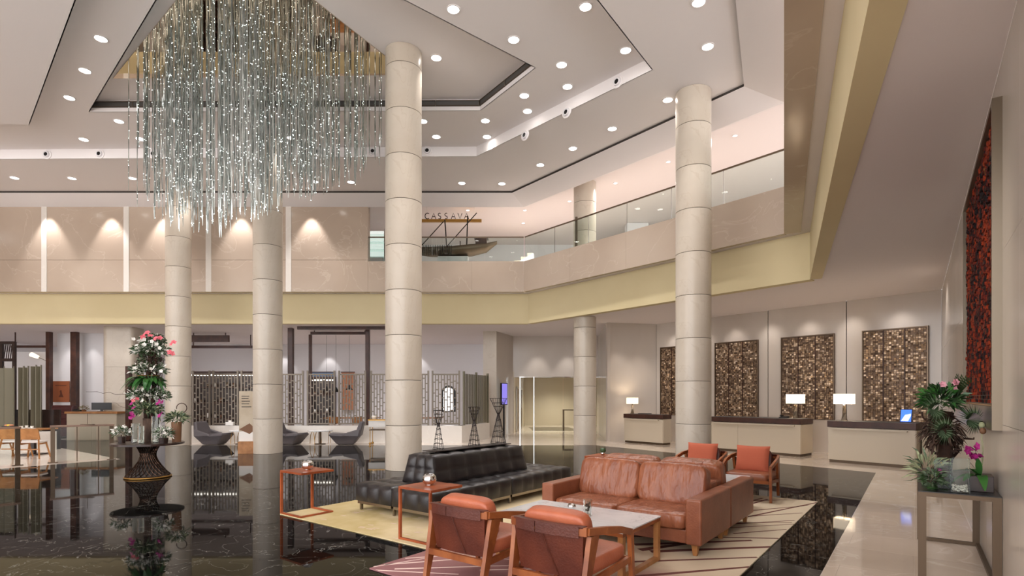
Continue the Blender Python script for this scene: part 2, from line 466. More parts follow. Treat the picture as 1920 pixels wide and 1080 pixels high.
wl = root_struct('wall_lift', 'beige stone wall beside the reception')
for p, q in ((W1, ((W1[0]*.45+R1[0]*.55), (W1[1]*.45+R1[1]*.55))), (((W1[0]*.45+R1[0]*.55), (W1[1]*.45+R1[1]*.55)), R1)):
    MB().wall(p, q, 0, H_SOF, .12).build('panel', 'wall_stone', wl)
MB().wall((4.05, 26.2), W1, 0, H_SOF, .12).build('panel', 'wall_stone', wl)
# lift-lobby front wall (above the glass) and side pier
wb = root_struct('wall_back', 'beige stone wall around the lift lobby opening')
LOB = 25.6
MB().box(.0, LOB+.02, 2.62, 4.1, LOB+.25, H_SOF).build('panel', 'wall_stone', wb)
MB().wall((-1.24, 23.7), (-.67, 23.7), 0, H_SOF, .2).build('pier', 'column_marble', wb)
MB().wall((-.67, 23.7), (.05, LOB), 0, H_SOF, .2).build('panel', 'wall_stone', wb)
# lobby shell
wlo = root_struct('wall_lobby', 'cream walls of the lift lobby')
MB().wall((.1, LOB), (.75, 33), 0, 2.9, .2).build('panel', 'desk_cream', wlo)
MB().box(.5, 33, 0, 6.0, 33.2, 2.9).build('panel', 'desk_cream', wlo)
MB().wall((5.2, 33), (4.1, LOB), 0, 2.9, .2).build('panel', 'desk_cream', wlo)
struct('ceiling_lobby', MB().box(-.2, LOB+.1, 2.85, 6, 33.2, 2.95), 'white_paint', label='white ceiling of the lift lobby')
struct('floor_lobby_strip', MB().prism([(1.05, 27.6), (3.3, 27.6), (3.2, 31.0), (.95, 31.0)], 0, .004), 'black_marble', label='black marble strip in the lift lobby floor')
# restaurant shell
wt = root_struct('wall_restaurant', 'white walls of the restaurant')
MB().box(-20, 29.5, 0, .3, 29.7, H_SOF).build('panel', 'white_paint', wt)
MB().box(XL-4, 24.4, 0, -17.2, 24.6, 3.7).build('panel', 'white_paint', wt)
MB().box(-20.2, 24.4, 3.7, -17.2, 24.6, H_SOF).build('panel', 'white_paint', wt)
MB().box(XL-6, 31, 0, XL+6, 31.2, H_SOF).build('panel', 'white_paint', wt)
MB().box(XL-.2, 21.5, 0, XL, 31, H_SOF).build('panel', 'white_paint', wt)

struct('wall_light_block', MB().box(XL-.3, 3.0, 0, XL, 21.5, H1), 'wall_marble', label='unseen wall added on the left to block outside light')  # added out of view to keep world light off the left side
# ---- lower soffit and cream beam
sof = [(XL, 21.2), (BM1[0]+.05, 21.2), (BM2[0]+.13, BM2[1]+.04), (BM3[0]+.11, BM3[1]), RW0, R0, R1, W1, (4.2, 26.5), (4.2, YF), (XL, YF)]
struct('ceiling_soffit', MB().prism(sof, H_SOF, H_SOF+.1), 'plaster_soffit', label='flat plaster soffit under the upper floor')
bt = root_struct('trim_1', 'cream painted beam under the balcony')
for p, q in ((BM0, BM1), (BM1, BM2), (BM2, BM3)):
    MB().wall(p, q, H_SOF-.02, H_PAR0+.05, .25).build('beam', 'beam_cream', bt)
# ---- balcony: underside, marble parapet panels, upper wall
und = [(XL, 20.68), (PB1[0]+.03, 20.68), (PB2[0]+.1, PB2[1]+.02), (PB3[0]+.09, PB3[1]), (BM3[0]+.1, BM3[1]), (BM2[0]+.1, BM2[1]), (BM1[0]+.1, BM1[1]+.1), (XL, 21.2)]
struct('trim_2', MB().prism(und, H_PAR0+.012, H_PAR0+.08), 'plaster_soffit', label='underside of the balcony edge')
lipd = Vector((-.443, -.896)); lipn = Vector((.896, -.443))
q0 = Vector(PB2); q1 = Vector(PB3)
struct('trim_3', MB().prism([tuple(q0+lipn*.004), tuple(q1+lipn*.004), tuple(q1+lipn*.36), tuple(q0+lipn*.36)], H_PAR0-.012, H_PAR0-.001), 'wall_marble', label='marble lip under the balcony edge on the right')
slab = [(XL, 20.75), (.5, 20.75), (6.7, 13.4), (1.2, 1.29), (4, 1.29), (14, 14), (14, 36), (XL, 36)]
struct('floor_upper', MB().prism(slab, 6.3, 6.5), 'floor_marble', label='upper gallery floor slab')
pr = root_struct('wall_parapet', 'polished beige marble balcony parapet')
def parapet(p, q, n):
    p, q = Vector(p), Vector(q)
    for i in range(n):
        a, b2 = p.lerp(q, i/n), p.lerp(q, (i+1)/n); d = (q-p).normalized()*.002
        MB().wall(a+d, b2-d, H_PAR0, H_PAR1, .14).build('panel', 'wall_marble', pr)
parapet((-5.4, 20.6), PB1, 3); parapet(PB1, PB2, 4); parapet(PB2, PB3, 5)
wu = root_struct('wall_upper', 'upper wall of beige marble panels with pale pilaster strips')
MB().box(XL, 20.64, H_PAR0, -5.4, 20.9, H_UP).build('backing', 'wall_marble', wu)
sx = [PY(p, 500, 20.6).x for p in (83, 237, 391, 541)]
sp = sx[1]-sx[0]; edges = [sx[0]-sp*2, sx[0]-sp, sx[0], sx[1], sx[2], sx[3]]
for i, e in enumerate(edges):
    MB().box(e-.1, 20.585, H_PAR0, e+.1, 20.66, H_UP).build('pilaster_strip', 'pale_strip', wu)
spans = [(edges[i]+.1, edges[i+1]-.1) for i in range(len(edges)-1)]+[(edges[-1]+.1, -5.4)]
for a, b2 in spans:
    for z0, z1 in ((H_PAR0, 6.83), (6.84, H_UP)):
        MB().box(a+.004, 20.6, z0, b2-.004, 20.65, z1).build('panel', 'wall_marble', wu)
# upper gallery back walls
struct('wall_gallery', MB().wall((-12, 27.5), (5.6, 27.5), 6.4, H_UP, .2).wall((5.6, 27.5), (13.5, 18.2), 6.4, H_UP, .2), 'white_paint', label='white walls at the back of the upper gallery')
# ---- ceilings
fas = root_struct('trim_4', 'white sloping fascia band around the atrium ceiling')
RG = [(XL, 19.9), (0, 19.9), (5.53, 13.09), (4.21, 10.33), (-.25, 1.0)]
PBE = [PB0, PB1, PB2, (6.58-.495*3.0, 13.29-3.0), (6.58-.495*12.3, 1.0)]
for i in range(4):
    a, b2, c, d = RG[i], RG[i+1], PBE[i+1], PBE[i]
    MB().add([(a[0],a[1],H1-.06),(b2[0],b2[1],H1-.06),(c[0],c[1],H_FAS),(d[0],d[1],H_FAS)], [(0,1,2,3)]).build('band', 'plaster', fas)
    MB().wall(d, c, H_FAS, H_UP+.02, .05).build('lip', 'plaster', fas)
    MB().wall(a, b2, H1-.06, H1+.05, .03).build('groove', 'gap_dark', fas)
up = [PB0, PB1, PB2, PB3, (8, 1), (16, 12), (16, 36), (XL, 36)]
struct('ceiling_gallery', MB().prism(up, H_UP, H_UP+.1), 'plaster_soffit', label='plaster ceiling of the upper gallery')
N1, N2, N3 = (-1.1, 17.02), (3.19, 12.53), (1.6, 10.33)
NL = (XL, 17.35); SL0, SL1 = (-13.2, 15.03), (-2.36, 4.84)
ring1 = RG+[(-5.1, 1.0), N3, N2, N1, NL]
struct('ceiling_ring', MB().sheet(ring1, H1), 'plaster', label='outer white plaster ceiling ring')
struct('ceiling_slab', MB().sheet([(XL, 15.03), SL0, SL1, (-5.1, 1.0), (XL, 1.0)], H1).sheet([(XL, 1.0), (1.5, 1.0), (1.5, YN), (XL, YN)], H1), 'plaster', label='lowered white ceiling slab on the left')
CA, CB, CCc, CD = (-11.5, 14.95), (-.867, 14.88), (.54, 12.95), (-4.66, 8.63)
struct('ceiling_middle', MB().holed([NL, N1, N2, N3, SL1, SL0, (XL, 15.03)], [CA, CB, CCc, CD], H2), 'plaster', label='middle white plaster ceiling ring')
struct('ceiling_recess', MB().sheet([CA, CB, CCc, CD], H3), 'plaster', label='raised plaster ceiling around the mirror')
stp = root_struct('trim_5', 'white upright steps between the ceiling rings')
for p, q in ((NL, N1), (N1, N2), (N2, N3), (N3, SL1)): MB().wall(p, q, H1, H2+.02, .02).build('step', 'plaster', stp)
MB().wall(SL1, SL0, H1, H2+.02, .02).build('step', 'plaster', stp)
for p, q in ((CA, CB), (CB, CCc), (CCc, CD), (CD, CA)): MB().wall(p, q, H2, H3+.02, .02).build('step', 'plaster', stp)
struct('ceiling_leak_block', MB().box(XL-1, YN, 10.3, 18, YF, 10.4), 'gap_dark', label='unseen slab added above the ceilings to stop light leaks')  # unseen cover, added only against light leaking between the ceiling sheets
# slot grilles in the recess step
for p, q, lab in ((CA, CB, 'long dark slot grille in the ceiling recess, parallel to the far wall'), (CB, CCc, 'short dark slot grille in the ceiling recess on the slanting side')):
    d = (Vector(q)-Vector(p)).normalized(); n = Vector((d.y, -d.x))
    g = thing('slot_grille', lab, 'grille')
    a, b2 = Vector(p)+n*.002+d*.02, Vector(q)+n*.002-d*.02
    MB().wall(b2, a, H2+.11, H3-.03, .012).build('backing', 'slot_dark', g)
    L = (b2-a).length
    for z in (H2+.115, H3-.045):
        MB().wall(b2+n*.012, a+n*.012, z, z+.015, .015).build('frame_rail', 'bronze_dark', g)
    k = int(L/1.1)
    for i in range(k+1):
        c = a+d*(L*i/k); MB().box(-.012, -.01, H2+.11, .012, .03, H3-.03).build('mullion', 'steel_leg', g, loc=(c.x+n.x*.02, c.y+n.y*.02, 0), rotz=math.atan2(d.y, d.x))
# mirror over the chandelier
mt = thing('ceiling_mirror', 'triangular bronze tinted mirror ceiling panel above the crystal chandelier', 'mirror', (0, 0, 0))
tri = [PH(212, 146, H3), PH(767, 139, H3), PH(431, -125, H3)]
MB().prism([(p.x, p.y) for p in tri], H3-.02, H3-.002).build('mirror_sheet', 'mirror', mt)

# ---- columns made of stone drums
def column(x, y, r, z0, z1, label, cap=None):
    t = thing('column', label, 'column', (x, y, z0)); pitch = 1.035
    z = 0; H = z1-z0
    MB().lathe([(r-.012, 0), (r-.012, H)], 40).build('core', 'gap_dark', t, smooth=False)
    first = None
    while z < H-.01:
        h = min(pitch, H-z); g = .005
        if h > pitch-.001 and first is not None: place('drum', first, t, loc=(0, 0, z))
        else:
            me = MB().drum([(r-.012, g), (r-.005, g), (r, g+.006), (r, h-g-.006), (r-.005, h-g), (r-.012, h-g)], 48).mesh('drum', ['column_marble'], True)
            if h > pitch-.001: first = me
            place('drum', me, t, loc=(0, 0, z))
        z += pitch
    if cap:
        MB().lathe([(r-.03, H-cap), (r+.0, H-cap), (r+.0, H), (r-.03, H)], 48).build('capital_ring', 'plaster', t)
    return t
column(-2.54, 12.87, .42, 0, H3, 'tall round marble column nearest the black daybed')
column(4.456, 13.5, .42, 0, H1, 'tall round marble column standing behind the orange cushioned armchairs')
column(-7.38, 16.6, .415, 0, H2, 'tall round marble column beside the upright banner stand')
column(-11.72, 19.3, .40, 0, H1, 'tall round marble column right behind the flower table')
column(2.6, 19.6, .40, 0, H_SOF, 'round marble column below the balcony beside the lift lobby glass')
column(2.6, 19.6, .40, 6.5, H_UP, 'short round marble column on the upper gallery behind the glass rail')
t = thing('column', 'rounded square stone pier behind the restaurant host desk', 'column', (-15.95, 22.6, 0), math.radians(8))
rp = []
for cx_, cy_, a0 in ((.40, -.32, -90), (.40, .32, 0), (-.40, .32, 90), (-.40, -.32, 180)):
    rp += [(cx_+.18*math.cos(math.radians(a0+15*k)), cy_+.18*math.sin(math.radians(a0+15*k))) for k in range(7)]
for z0, z1 in ((0, 1.45), (1.455, 2.9), (2.905, H_SOF)): MB().prism(rp, z0, z1).build('stone_block', 'column_marble', t)

# ---- glass balustrade
def balustrade(p, q, n, label):
    p, q = Vector(p), Vector(q); d = (q-p).normalized(); nn = Vector((-d.y, d.x))*.06
    t = thing('glass_balustrade', label, 'balustrade', (p.x, p.y, H_PAR1))
    o = Vector((p.x, p.y))
    for i in range(n):
        a, b2 = p.lerp(q, i/n)+d*.006+nn-o, p.lerp(q, (i+1)/n)-d*.006+nn-o
        MB().wall(a, b2, -.05, H_GL-H_PAR1, .014).build('pane', 'glass', t)
    a, b2 = p-o+nn, q-o+nn
    MB().bar((a.x, a.y, H_GL-H_PAR1), (b2.x, b2.y, H_GL-H_PAR1), .04, .04).build('handrail', 'bronze', t)
    return t
balustrade((-5.4, 20.6), PB1, 4, 'glass balustrade on the far balcony in front of the boat sculpture')
balustrade(PB1, PB2, 6, 'long glass balustrade on the slanting balcony above the reception')
balustrade(PB2, PB3, 8, 'glass balustrade on the balcony edge at the right, seen end on')
pp = PH(1073, 463, H_PAR1)
tag(MB().box(-.04, -.04, 0, .04, .04, 1.15).build('rail_post', 'bronze_dark', loc=(pp.x+.15, pp.y+.12, H_PAR1-.1)), 'dark metal post at the glass rail beside the gallery column', 'post')

# ---- downlights
def downlight(px, py, h, label, r=.115, group=None, on=True, power=SPOT_W, lens='lens_on', ang=95):
    p = PH(px, py, h)
    t = thing('downlight', label, 'downlight', (p.x, p.y, h-.001), 0, group)
    MB().lathe([(r, 0), (r*1.22, -.001), (r*1.22, -.012), (r, -.016), (r*.98, -.004)], 24, cap=False).build('rim', 'plaster', t)
    MB().lathe([(r, -.006), (0.001, -.006)], 24, cap=False).build('lens', lens, t)
    if on: lamp('SPOT', (p.x, p.y, h-.05), power, (1, .96, .95), .1, (p.x, p.y, 0), ang, .7)
    return t
rings = {
 ('outer ceiling ring', H1): [(27,333),(135,334),(248,334),(360,337),(470,338),(590,340),(658,341),(866,343),(941,344),(1013,309),(1074,278),(1148,241),(1252,187),(1327,87),(1310,4)],
 ('middle ceiling ring', H2): [(130,183),(159,132),(189,72),(157,261),(223,227),(263,260),(333,227),(450,260),(545,258),(793,227),(818,256),(850,17),(910,226),(913,256),(963,74),(983,179),(989,208),(1053,121),(1064,162),(1098,12),(1173,94)],
 ('raised ceiling recess', H3): [(818,108)]}
for (nm, h), pts in rings.items():
    pts = sorted(pts)
    for i, (px, py) in enumerate(pts):
        nth = (ORD[i] if i < 20 else 'last')+' from the left' if len(pts) > 1 else 'beside the nearest column'
        downlight(px, py, h, f'round lit downlight in the {nm}, {nth}', group=f'downlights in the {nm}')
for i, (px, py) in enumerate([(877,394),(981,418),(984,394),(1068,377),(1154,343),(1253,303),(1378,254)]):
    downlight(px, py, H_UP, f'small lit downlight in the upper gallery ceiling, {ORD[i]} from the left', .06, 'gallery downlights', True, 210, 'small_lens', 150)
# ---- round air nozzles on the step
def nozzle(px, py, p, q, i):
    # where the pixel's ray meets the upright step between p and q
    k = (px-CX)/F_PX; d = Vector((q[0]-p[0], q[1]-p[1])); s = (k*p[1]-p[0])/(d.x-k*d.y)
    c = Vector(p)+d*s; z = CAM_H+(HY-py)/F_PX*c.y; d.normalize(); n = Vector((d.y, -d.x))
    t = thing('air_nozzle', f'round jet air nozzle on the ceiling step, {ORD[i]} from the left', 'air nozzle', (c.x, c.y, z), math.atan2(n.y, n.x)-PI/2, 'ceiling air nozzles')
    X = Matrix.Rotation(-PI/2, 4, 'X')
    a = MB().lathe([(.10, .0), (.15, .0), (.15, .02), (.115, .03), (.10, .015)], 24, cap=False); a.v = [tuple(X @ Vector(v)) for v in a.v]; a.build('flange', 'plaster', t)
    a = MB().lathe([(.1, .01), (.085, .06), (.06, .06), (.055, .012), (.001, .012)], 24, cap=False); a.v = [tuple(X @ Vector(v)) for v in a.v]; a.build('eyeball', 'white_paint', t)
    a = MB().lathe([(.058, .05), (.001, .05)], 20, cap=False); a.v = [tuple(X @ Vector(v)) for v in a.v]; a.build('throat', 'black_plastic', t)
for i, (px, py) in enumerate([(88,290),(187,289),(288,289),(395,288),(495,286),(594,285),(699,284),(801,283),(907,282)]): nozzle(px, py, NL, N1, i)
for i, (px, py) in enumerate([(985,254),(1063,211),(1158,154)]): nozzle(px, py, N1, N2, i+9)

# ---- lamps that wash walls and soffits (bare spots, no fittings built)
for px in (67, 187, 290, 437, 573):
    x = PY(px, 400, 20.0).x
    lamp('SPOT', (x, 20.2, 8.9), WASH_W*2.4, (1, .95, .95), .05, (x, 20.48, 6.4), 64, .6)
for d in (.9, 2.1, 3.3, 4.5, 5.7, 6.9, 8.1):
    p = RP(d, .45); q = RP(d, .12); lamp('SPOT', (p[0], p[1], H_SOF-.06), WASH_W*.45, (1, .92, .87), .08, (q[0], q[1], 1.2), 85, 1.0)
for x, y in ((1.2, 24.9), (2.6, 24.9)):
    lamp('SPOT', (x, y, H_SOF-.06), WASH_W*.7, (1, .94, .9), .05, (x, y+.5, 1.5), 62, .7)
for x, y in ((4.2, 20.3), (5.0, 20.4)):
    lamp('SPOT', (x, y, H_SOF-.06), WASH_W*.6, (1, .9, .84), .05, (x, y+.4, 1.0), 62, .7)
for x, y, z, e, c in ((1.8, 27.6, 2.8, 240, (1, .92, .78)), (2.6, 31.0, 2.8, 240, (1, .92, .78)),
                      (-13, 26, 4.45, 230, (.98, .96, 1)), (-9, 26, 4.45, 230, (.98, .96, 1)), (-5, 26, 4.45, 230, (.98, .96, 1)),
                      (-21, 28, 4.45, 230, (.98, .96, 1)), (-19.2, 23.0, 4.45, 40, (1, .95, .92)), (-15.8, 20.9, 4.45, 30, (1, .95, .92)),
                      (9.3, 12.6, 4.45, 60, (1, .92, .85)), (7.3, 15.6, 4.45, 60, (1, .92, .85)), (5.0, 18.4, 4.45, 60, (1, .92, .85))):
    lamp('SPOT', (x, y, z), e, c, .05, (x, y, 0), 140, .8)  # wide fill spots without fittings, added to brighten these rooms and the aisle
for x, tx in ((-12.2, -12.2), (-9.8, -9.8), (-5.0, -5)):
    lamp('SPOT', (x, 29.0, 4.4), WASH_W*.5, (1, .96, .94), .05, (tx, 29.4, 1.5), 70, .6)
for x, y in ((-19.6, 24.0), (-18.6, 24.0), (-15.2, 21.9)):
    lamp('SPOT', (x, y, 4.4), WASH_W*.25, (1, .96, .94), .05, (x, y+.3, 1.5), 60, .6)

# ================================================================== SEATING AREA
# ---- rugs
t = thing('rug', 'pale yellow green patterned rug under the black daybed', 'rug', ST(0, 0, .004), ROT)
MB().box(0, 0, 0, 3.04, 5.0, .012).build('pile', 'rug_yellow', t)
fl_ = MB(); rr = random.Random(3)
for i in range(46):                      # columns of small woven chevrons
    u0 = rr.choice([1.15, 1.55, 1.75, 2.15, 2.35, .75, 2.75])+rr.uniform(-.03, .03); v0 = rr.uniform(.05, 1.1)
    fl_.add([(u0, v0, .0125), (u0+.09, v0+.02, .0125), (u0+.09, v0+.035, .0125), (u0, v0+.012, .0125)], [(0,1,2,3)])
tag(fl_.build('woven_flecks', 'rug_line_light', t), None, kind='stuff')
t = thing('rug', 'large rug of diagonal brown stripes fading from beige to dusky pink under the tan sofas', 'rug', ST(3.05, -.83, .004), ROT)
RW_, RLn = 2.94, 6.52
MB().box(0, 0, 0, RW_, RLn, .012).build('pile', 'rug_striped', t)
def stripe(a, b, w0, w1, m, name='stripe'):
    a, b = Vector(a), Vector(b); d = (b-a).normalized(); n = Vector((-d.y, d.x))
    poly = [a-n*w0/2, b-n*w1/2, b+n*w1/2, a+n*w0/2]; poly = [(p.x, p.y) for p in poly]
    for p, q in (((0,0),(RW_,0)), ((RW_,0),(RW_,RLn)), ((RW_,RLn),(0,RLn)), ((0,RLn),(0,0))):
        if poly: poly = clip(poly, p, q)
    if len(poly) > 2: MB().prism(poly, .011, .0135).build(name, m, t)
def rug_px(px, py):
    p = PF(px, py)-OS; return (p.dot(AS)-3.05, p.dot(BS)+.83)
for (x0, y0, x1, y1, w) in [(1250,1003,1533,944,.05),(1380,962,1515,950,.035),(1375,972,1505,964,.03),(1370,985,1490,978,.03),(1370,992,1490,985,.025),(1370,983,1485,982,.03),
                            (1180,1008,1460,1012,.05),(1220,1037,1448,1028,.09),(1170,1057,1420,1048,.05),(1180,1085,1408,1066,.06),(1380,955,1440,938,.05),(1380,948,1430,936,.05),
                            (1385,941,1500,939,.04),(1190,1024,1410,1016,.08),(1200,1034,1300,1020,.1),(1375,1003,1475,995,.03)]:
    stripe(rug_px(x0, y0), rug_px(x1, y1), w, w*.6, 'rug_line_brown')
for (x0, y0, x1, y1, w) in [(720,1062,980,1042,.03),(740,1070,1000,1062,.03),(700,1072,860,1080,.025),(760,1050,900,1040,.025),(800,1040,960,1052,.02),(900,1072,1180,1066,.03),(700,1066,820,1046,.02)]:
    stripe(rug_px(x0, y0), rug_px(x1, y1), w, w*.5, 'rug_line_light')

# ---- black tufted daybed
t = thing('daybed', 'black tufted leather island daybed with a central backrest', 'sofa', ST(.63, .83, .0185), ROT)
for i, (x0, x1) in enumerate(((0, .785), (.795, 1.58))):
    for y0, y1 in ((0, 1.755), (1.765, 3.52)):
        o = MB().tuft((x0, y0, .14), (x1, y1, .385), (3, 6, 1), .028, 6).build('seat_module', 'leather_black', t, smooth=True, weld=True)
        fr = MB().box(x0+.02, y0+.02, .095, x1-.02, y1-.02, .135).build('base_frame', 'steel_leg', t)
for x in (.06, .79, 1.52):
    for y in (.06, 1.76, 3.46): MB().box(x-.018, y-.018, 0, x+.018, y+.018, .1).build('leg', 'steel_leg', t)
MB().tuft((.46, .5, .405), (1.14, 2.78, .80), (3, 6, 2), .03, 6, taper=(.09, .05)).build('backrest', 'leather_black', t, smooth=True, weld=True)
# wire sculptures on the backrest
def wire_cone(s, tt, rb, rt, hw, h, label):
    g = thing('wire_sculpture', label, 'sculpture', ST(s, tt, .8815), ROT)
    n = 12
    for a in range(n):
        ang = 2*PI*a/n; c, sn = math.cos(ang), math.sin(ang)
        MB().tube([(rb*c, rb*sn, 0), (.018*c, .018*sn, hw), (rt*c, rt*sn, h)], .0035, 5).build('wire', 'wire_dark', g)
    for k, z in enumerate((0, .12*h, .24*h, .36*h, .5*h)):
        r = rb+(0.018-rb)*z/hw
        if r > .02: MB().tube([(r*math.cos(2*PI*j/16), r*math.sin(2*PI*j/16), z+.006+.012*(1+math.sin(j*1.0+k))) for j in range(16)], .004, 5, closed=True).build('hoop', 'wire_dark', g)
    for z in (h, h*.9, h*.82):
        r = .018+(rt-.018)*(z-hw)/(h-hw)
        MB().tube([(r*math.cos(2*PI*j/16), r*math.sin(2*PI*j/16), z) for j in range(16)], .004, 5, closed=True).build('hoop', 'wire_dark', g)
    MB().lathe([(.02, hw-.03), (.02, hw+.03)], 10).build('binding', 'wire_dark', g)
wire_cone(1.43, 1.75, .085, .08, .38, .60, 'small black wire hourglass sculpture nearest the marble column')
wire_cone(1.43, 2.58, .10, .095, .40, .64, 'middle black wire hourglass sculpture on the daybed back')
wire_cone(1.43, 3.22, .135, .15, .50, .78, 'tallest black wire hourglass sculpture, farthest along the daybed back')
tag(MB().box(-.14, 0, 0, .14, 1.85, .012).build('display_tray', 'wire_dark', loc=ST(1.43, 1.55, .8635), rotz=ROT), 'thin dark tray along the top of the daybed back', 'tray')

# ---- C-shaped side tables
def c_table(s, tt, label):
    g = thing('side_table', label, 'side table', ST(s, tt, .0185), ROT)
    W = .52; H = .62; b = .03
    MB().box(0, 0, H-.03, W+.02, W, H).build('top', 'wood_red', g, bevel=.003)
    for y in (0, W-b): MB().box(0, y, 0, b, y+b, H-.03).build('leg', 'wood_red', g)
    for y in (0, W-b): MB().box(b, y, 0, W, y+b, .022).build('runner', 'wood_red', g)
    MB().box(W-b, b, 0, W, W-b, .022).build('cross_bar', 'wood_red', g)
    return g
def ball(s, tt, z, r, label):
    g = thing('silver_bowl', label, 'ornament', ST(s, tt, z), 0)
    MB().lathe([(r*.45, 0), (r*.85, r*.25), (r, r*.7), (r*.92, r*1.15), (r*.62, r*1.5), (r*.5, r*1.52), (r*.58, r*1.42), (r*.85, r*1.1), (r*.9, r*.7), (r*.4, r*.12)], 24, cap=False).build('bowl', 'chrome', g, smooth=True)
    MB().lathe([(r*.2, 0), (r*.5, 0), (r*.46, r*.08)], 20).build('foot_ring', 'chrome', g)
    return g
c_table(0.0, 0.0, 'red wood C-shaped side table at the outer corner of the yellow rug')
ball(.25, .28, 0.641, .085, 'round silver bowl on the side table at the rug corner')
c_table(2.43, .08, 'red wood C-shaped side table at the near end of the daybed')
ball(2.66, .36, 0.641, .085, 'round silver bowl on the side table beside the daybed')
c_table(2.5, 4.34, 'wooden side table mostly hidden behind the tan sofas')
g = thing('potted_plant', 'tiny round green plant in a silver cup on the hidden side table', 'plant', ST(2.72, 4.62, 0.641))
MB().lathe([(.03, 0), (.045, .05), (.042, .05)], 16).build('cup', 'chrome', g, smooth=True)
MB().pillow((0, 0, .085), (.055, .055, .045), 1, 1).build('foliage', 'leaf_green', g, smooth=True)

# ---- tan sofas
def make_sofa(label, loc, rot):
    g = thing('sofa', label, 'sofa', loc, rot)
    W, D = 1.98, 1.06; x0, x1 = -W/2, W/2; aw = .17
    MB().box(x0+aw, -D/2+.04, .12, x1-aw, D/2, .26).build('base', 'leather_tan', g, bevel=.01)
    for s in (-1, 1):
        a, b2 = (x0, x0+aw) if s < 0 else (x1-aw, x1)
        o = MB().box(a, -D/2, .12, b2, D/2, .6).build('armrest', 'leather_tan', g, bevel=.022, seg=3)
    MB().box(x0+aw, D/2-.2, .26, x1-aw, D/2, .66).build('back_frame', 'leather_tan', g, bevel=.02, seg=3)
    w = (W-2*aw)/2
    rr = random.Random(5)
    for i in (0, 1):
        c = x0+aw+w*(i+.5)
        MB().pillow((c, -.10, .345), (w/2+.002, .44, .09), .28, .22, 40, 16).build('seat_cushion', 'leather_tan_soft', g, smooth=True)
        X = Matrix.Translation((c, .22, .62)) @ Matrix.Rotation(math.radians(-14), 4, 'X')
        MB().pillow((0, 0, 0), (w/2+.004, .125, .25), .33, .28, 48, 24, X=X).build('back_cushion', 'leather_tan_soft', g, smooth=True)
    for sx in (-1, 1):
        for sy in (-1, 1): MB().hexa([(sx*.9-.02, sy*.44-.02, 0), (sx*.9+.02, sy*.44-.02, 0), (sx*.9+.02, sy*.44+.02, 0), (sx*.9-.02, sy*.44+.02, 0)],
                                     [(sx*.9-.035, sy*.44-.035, .12), (sx*.9+.035, sy*.44-.035, .12), (sx*.9+.035, sy*.44+.035, .12), (sx*.9-.035, sy*.44+.035, .12)]).build('leg', 'wood_oak' if sx*sy > 0 else 'wood_oak', g)
    return g
mm = mat('leather_tan_soft', (152, 93, 64), .34, noise=2.2, col2=(128, 72, 48), bump=(3.2, 1.0), stretch=(3.0, 2.0, 1.1), detail=3)
bp = [n for n in mm.node_tree.nodes if n.type == 'BUMP'][0]; bp.inputs['Distance'].default_value = .042
p = ST(4.545, 1.945, .0185)
sofa1 = make_sofa('tan leather sofa facing the marble coffee table in front', p, ROT)
p = ST(4.545, 3.02, .0185)
dup(sofa1, p, ROT+PI, 'tan leather sofa set back to back, facing the reception desks')

# ---- marble coffee tables
def make_ctable(label, loc, rot):
    g = thing('coffee_table', label, 'coffee table', loc, rot)
    W, D, H = 1.47, .88, .45
    MB().box(-W/2, -D/2, H-.016, W/2, D/2, H).build('marble_top', 'white_marble', g, bevel=.004)
    MB().box(-W/2+.004, -D/2+.004, H-.05, W/2-.004, D/2-.004, H-.017).build('wooden_rim', 'wood_orange', g)
    for sx in (-1, 1):
        x = sx*(W/2-.03)
        for sy in (-1, 1): MB().box(x-.025, sy*(D/2-.035)-.03, 0, x+.025, sy*(D/2-.035)+.03, H-.05).build('leg', 'wood_oak', g)
        MB().box(x-.025, -D/2+.065, 0, x+.025, D/2-.065, .04).build('foot_rail', 'wood_oak', g)
    return g
ct = make_ctable('white marble coffee table between the tan sofa and the near armchairs', ST(4.48, .7, .0185), ROT)
dup(ct, ST(4.48, 4.26, .0185), ROT, 'white marble coffee table behind the sofas, before the orange cushioned armchairs')
# things on the near table
def at_t(px, py, z): p = PH(px, py, z); return p
zt = .4695
def glass_cup(loc, r, h, label, name='glass_vase'):
    g = thing(name, label, 'vase', loc)
    MB().lathe([(r*.1, .008), (r-.006, .008), (r-.006, h), (r, h), (r, 0), (r*.1, 0)], 24, cap=False).build('glass_wall', 'glass_thin', g, smooth=False)
    return g
p = at_t(1102, 966, zt); g = glass_cup(p, .045, .16, 'clear glass vase holding a dried sprig on the near coffee table')
sp_ = MB(); rr = random.Random(11)
for i in range(14):
    a = rr.uniform(0, 6.28); z = rr.uniform(.05, .13); sp_.pillow((.018*math.cos(a), .018*math.sin(a), z), (.009, .009, .011), 1, 1, 8, 5)
sp_.tube([(0, 0, .009), (.004, 0, .08), (0, .003, .145)], .003, 5); sp_.build('dried_sprig', 'bark', g, smooth=True)
p = at_t(1072, 957, zt); g = thing('silver_bowl', 'small silver bowl on the near marble coffee table', 'ornament', p)
MB().lathe([(.02, 0), (.04, .02), (.046, .045), (.038, .07), (.03, .07), (.036, .045), (.01, .01)], 20, cap=False).build('bowl', 'chrome', g, smooth=True)
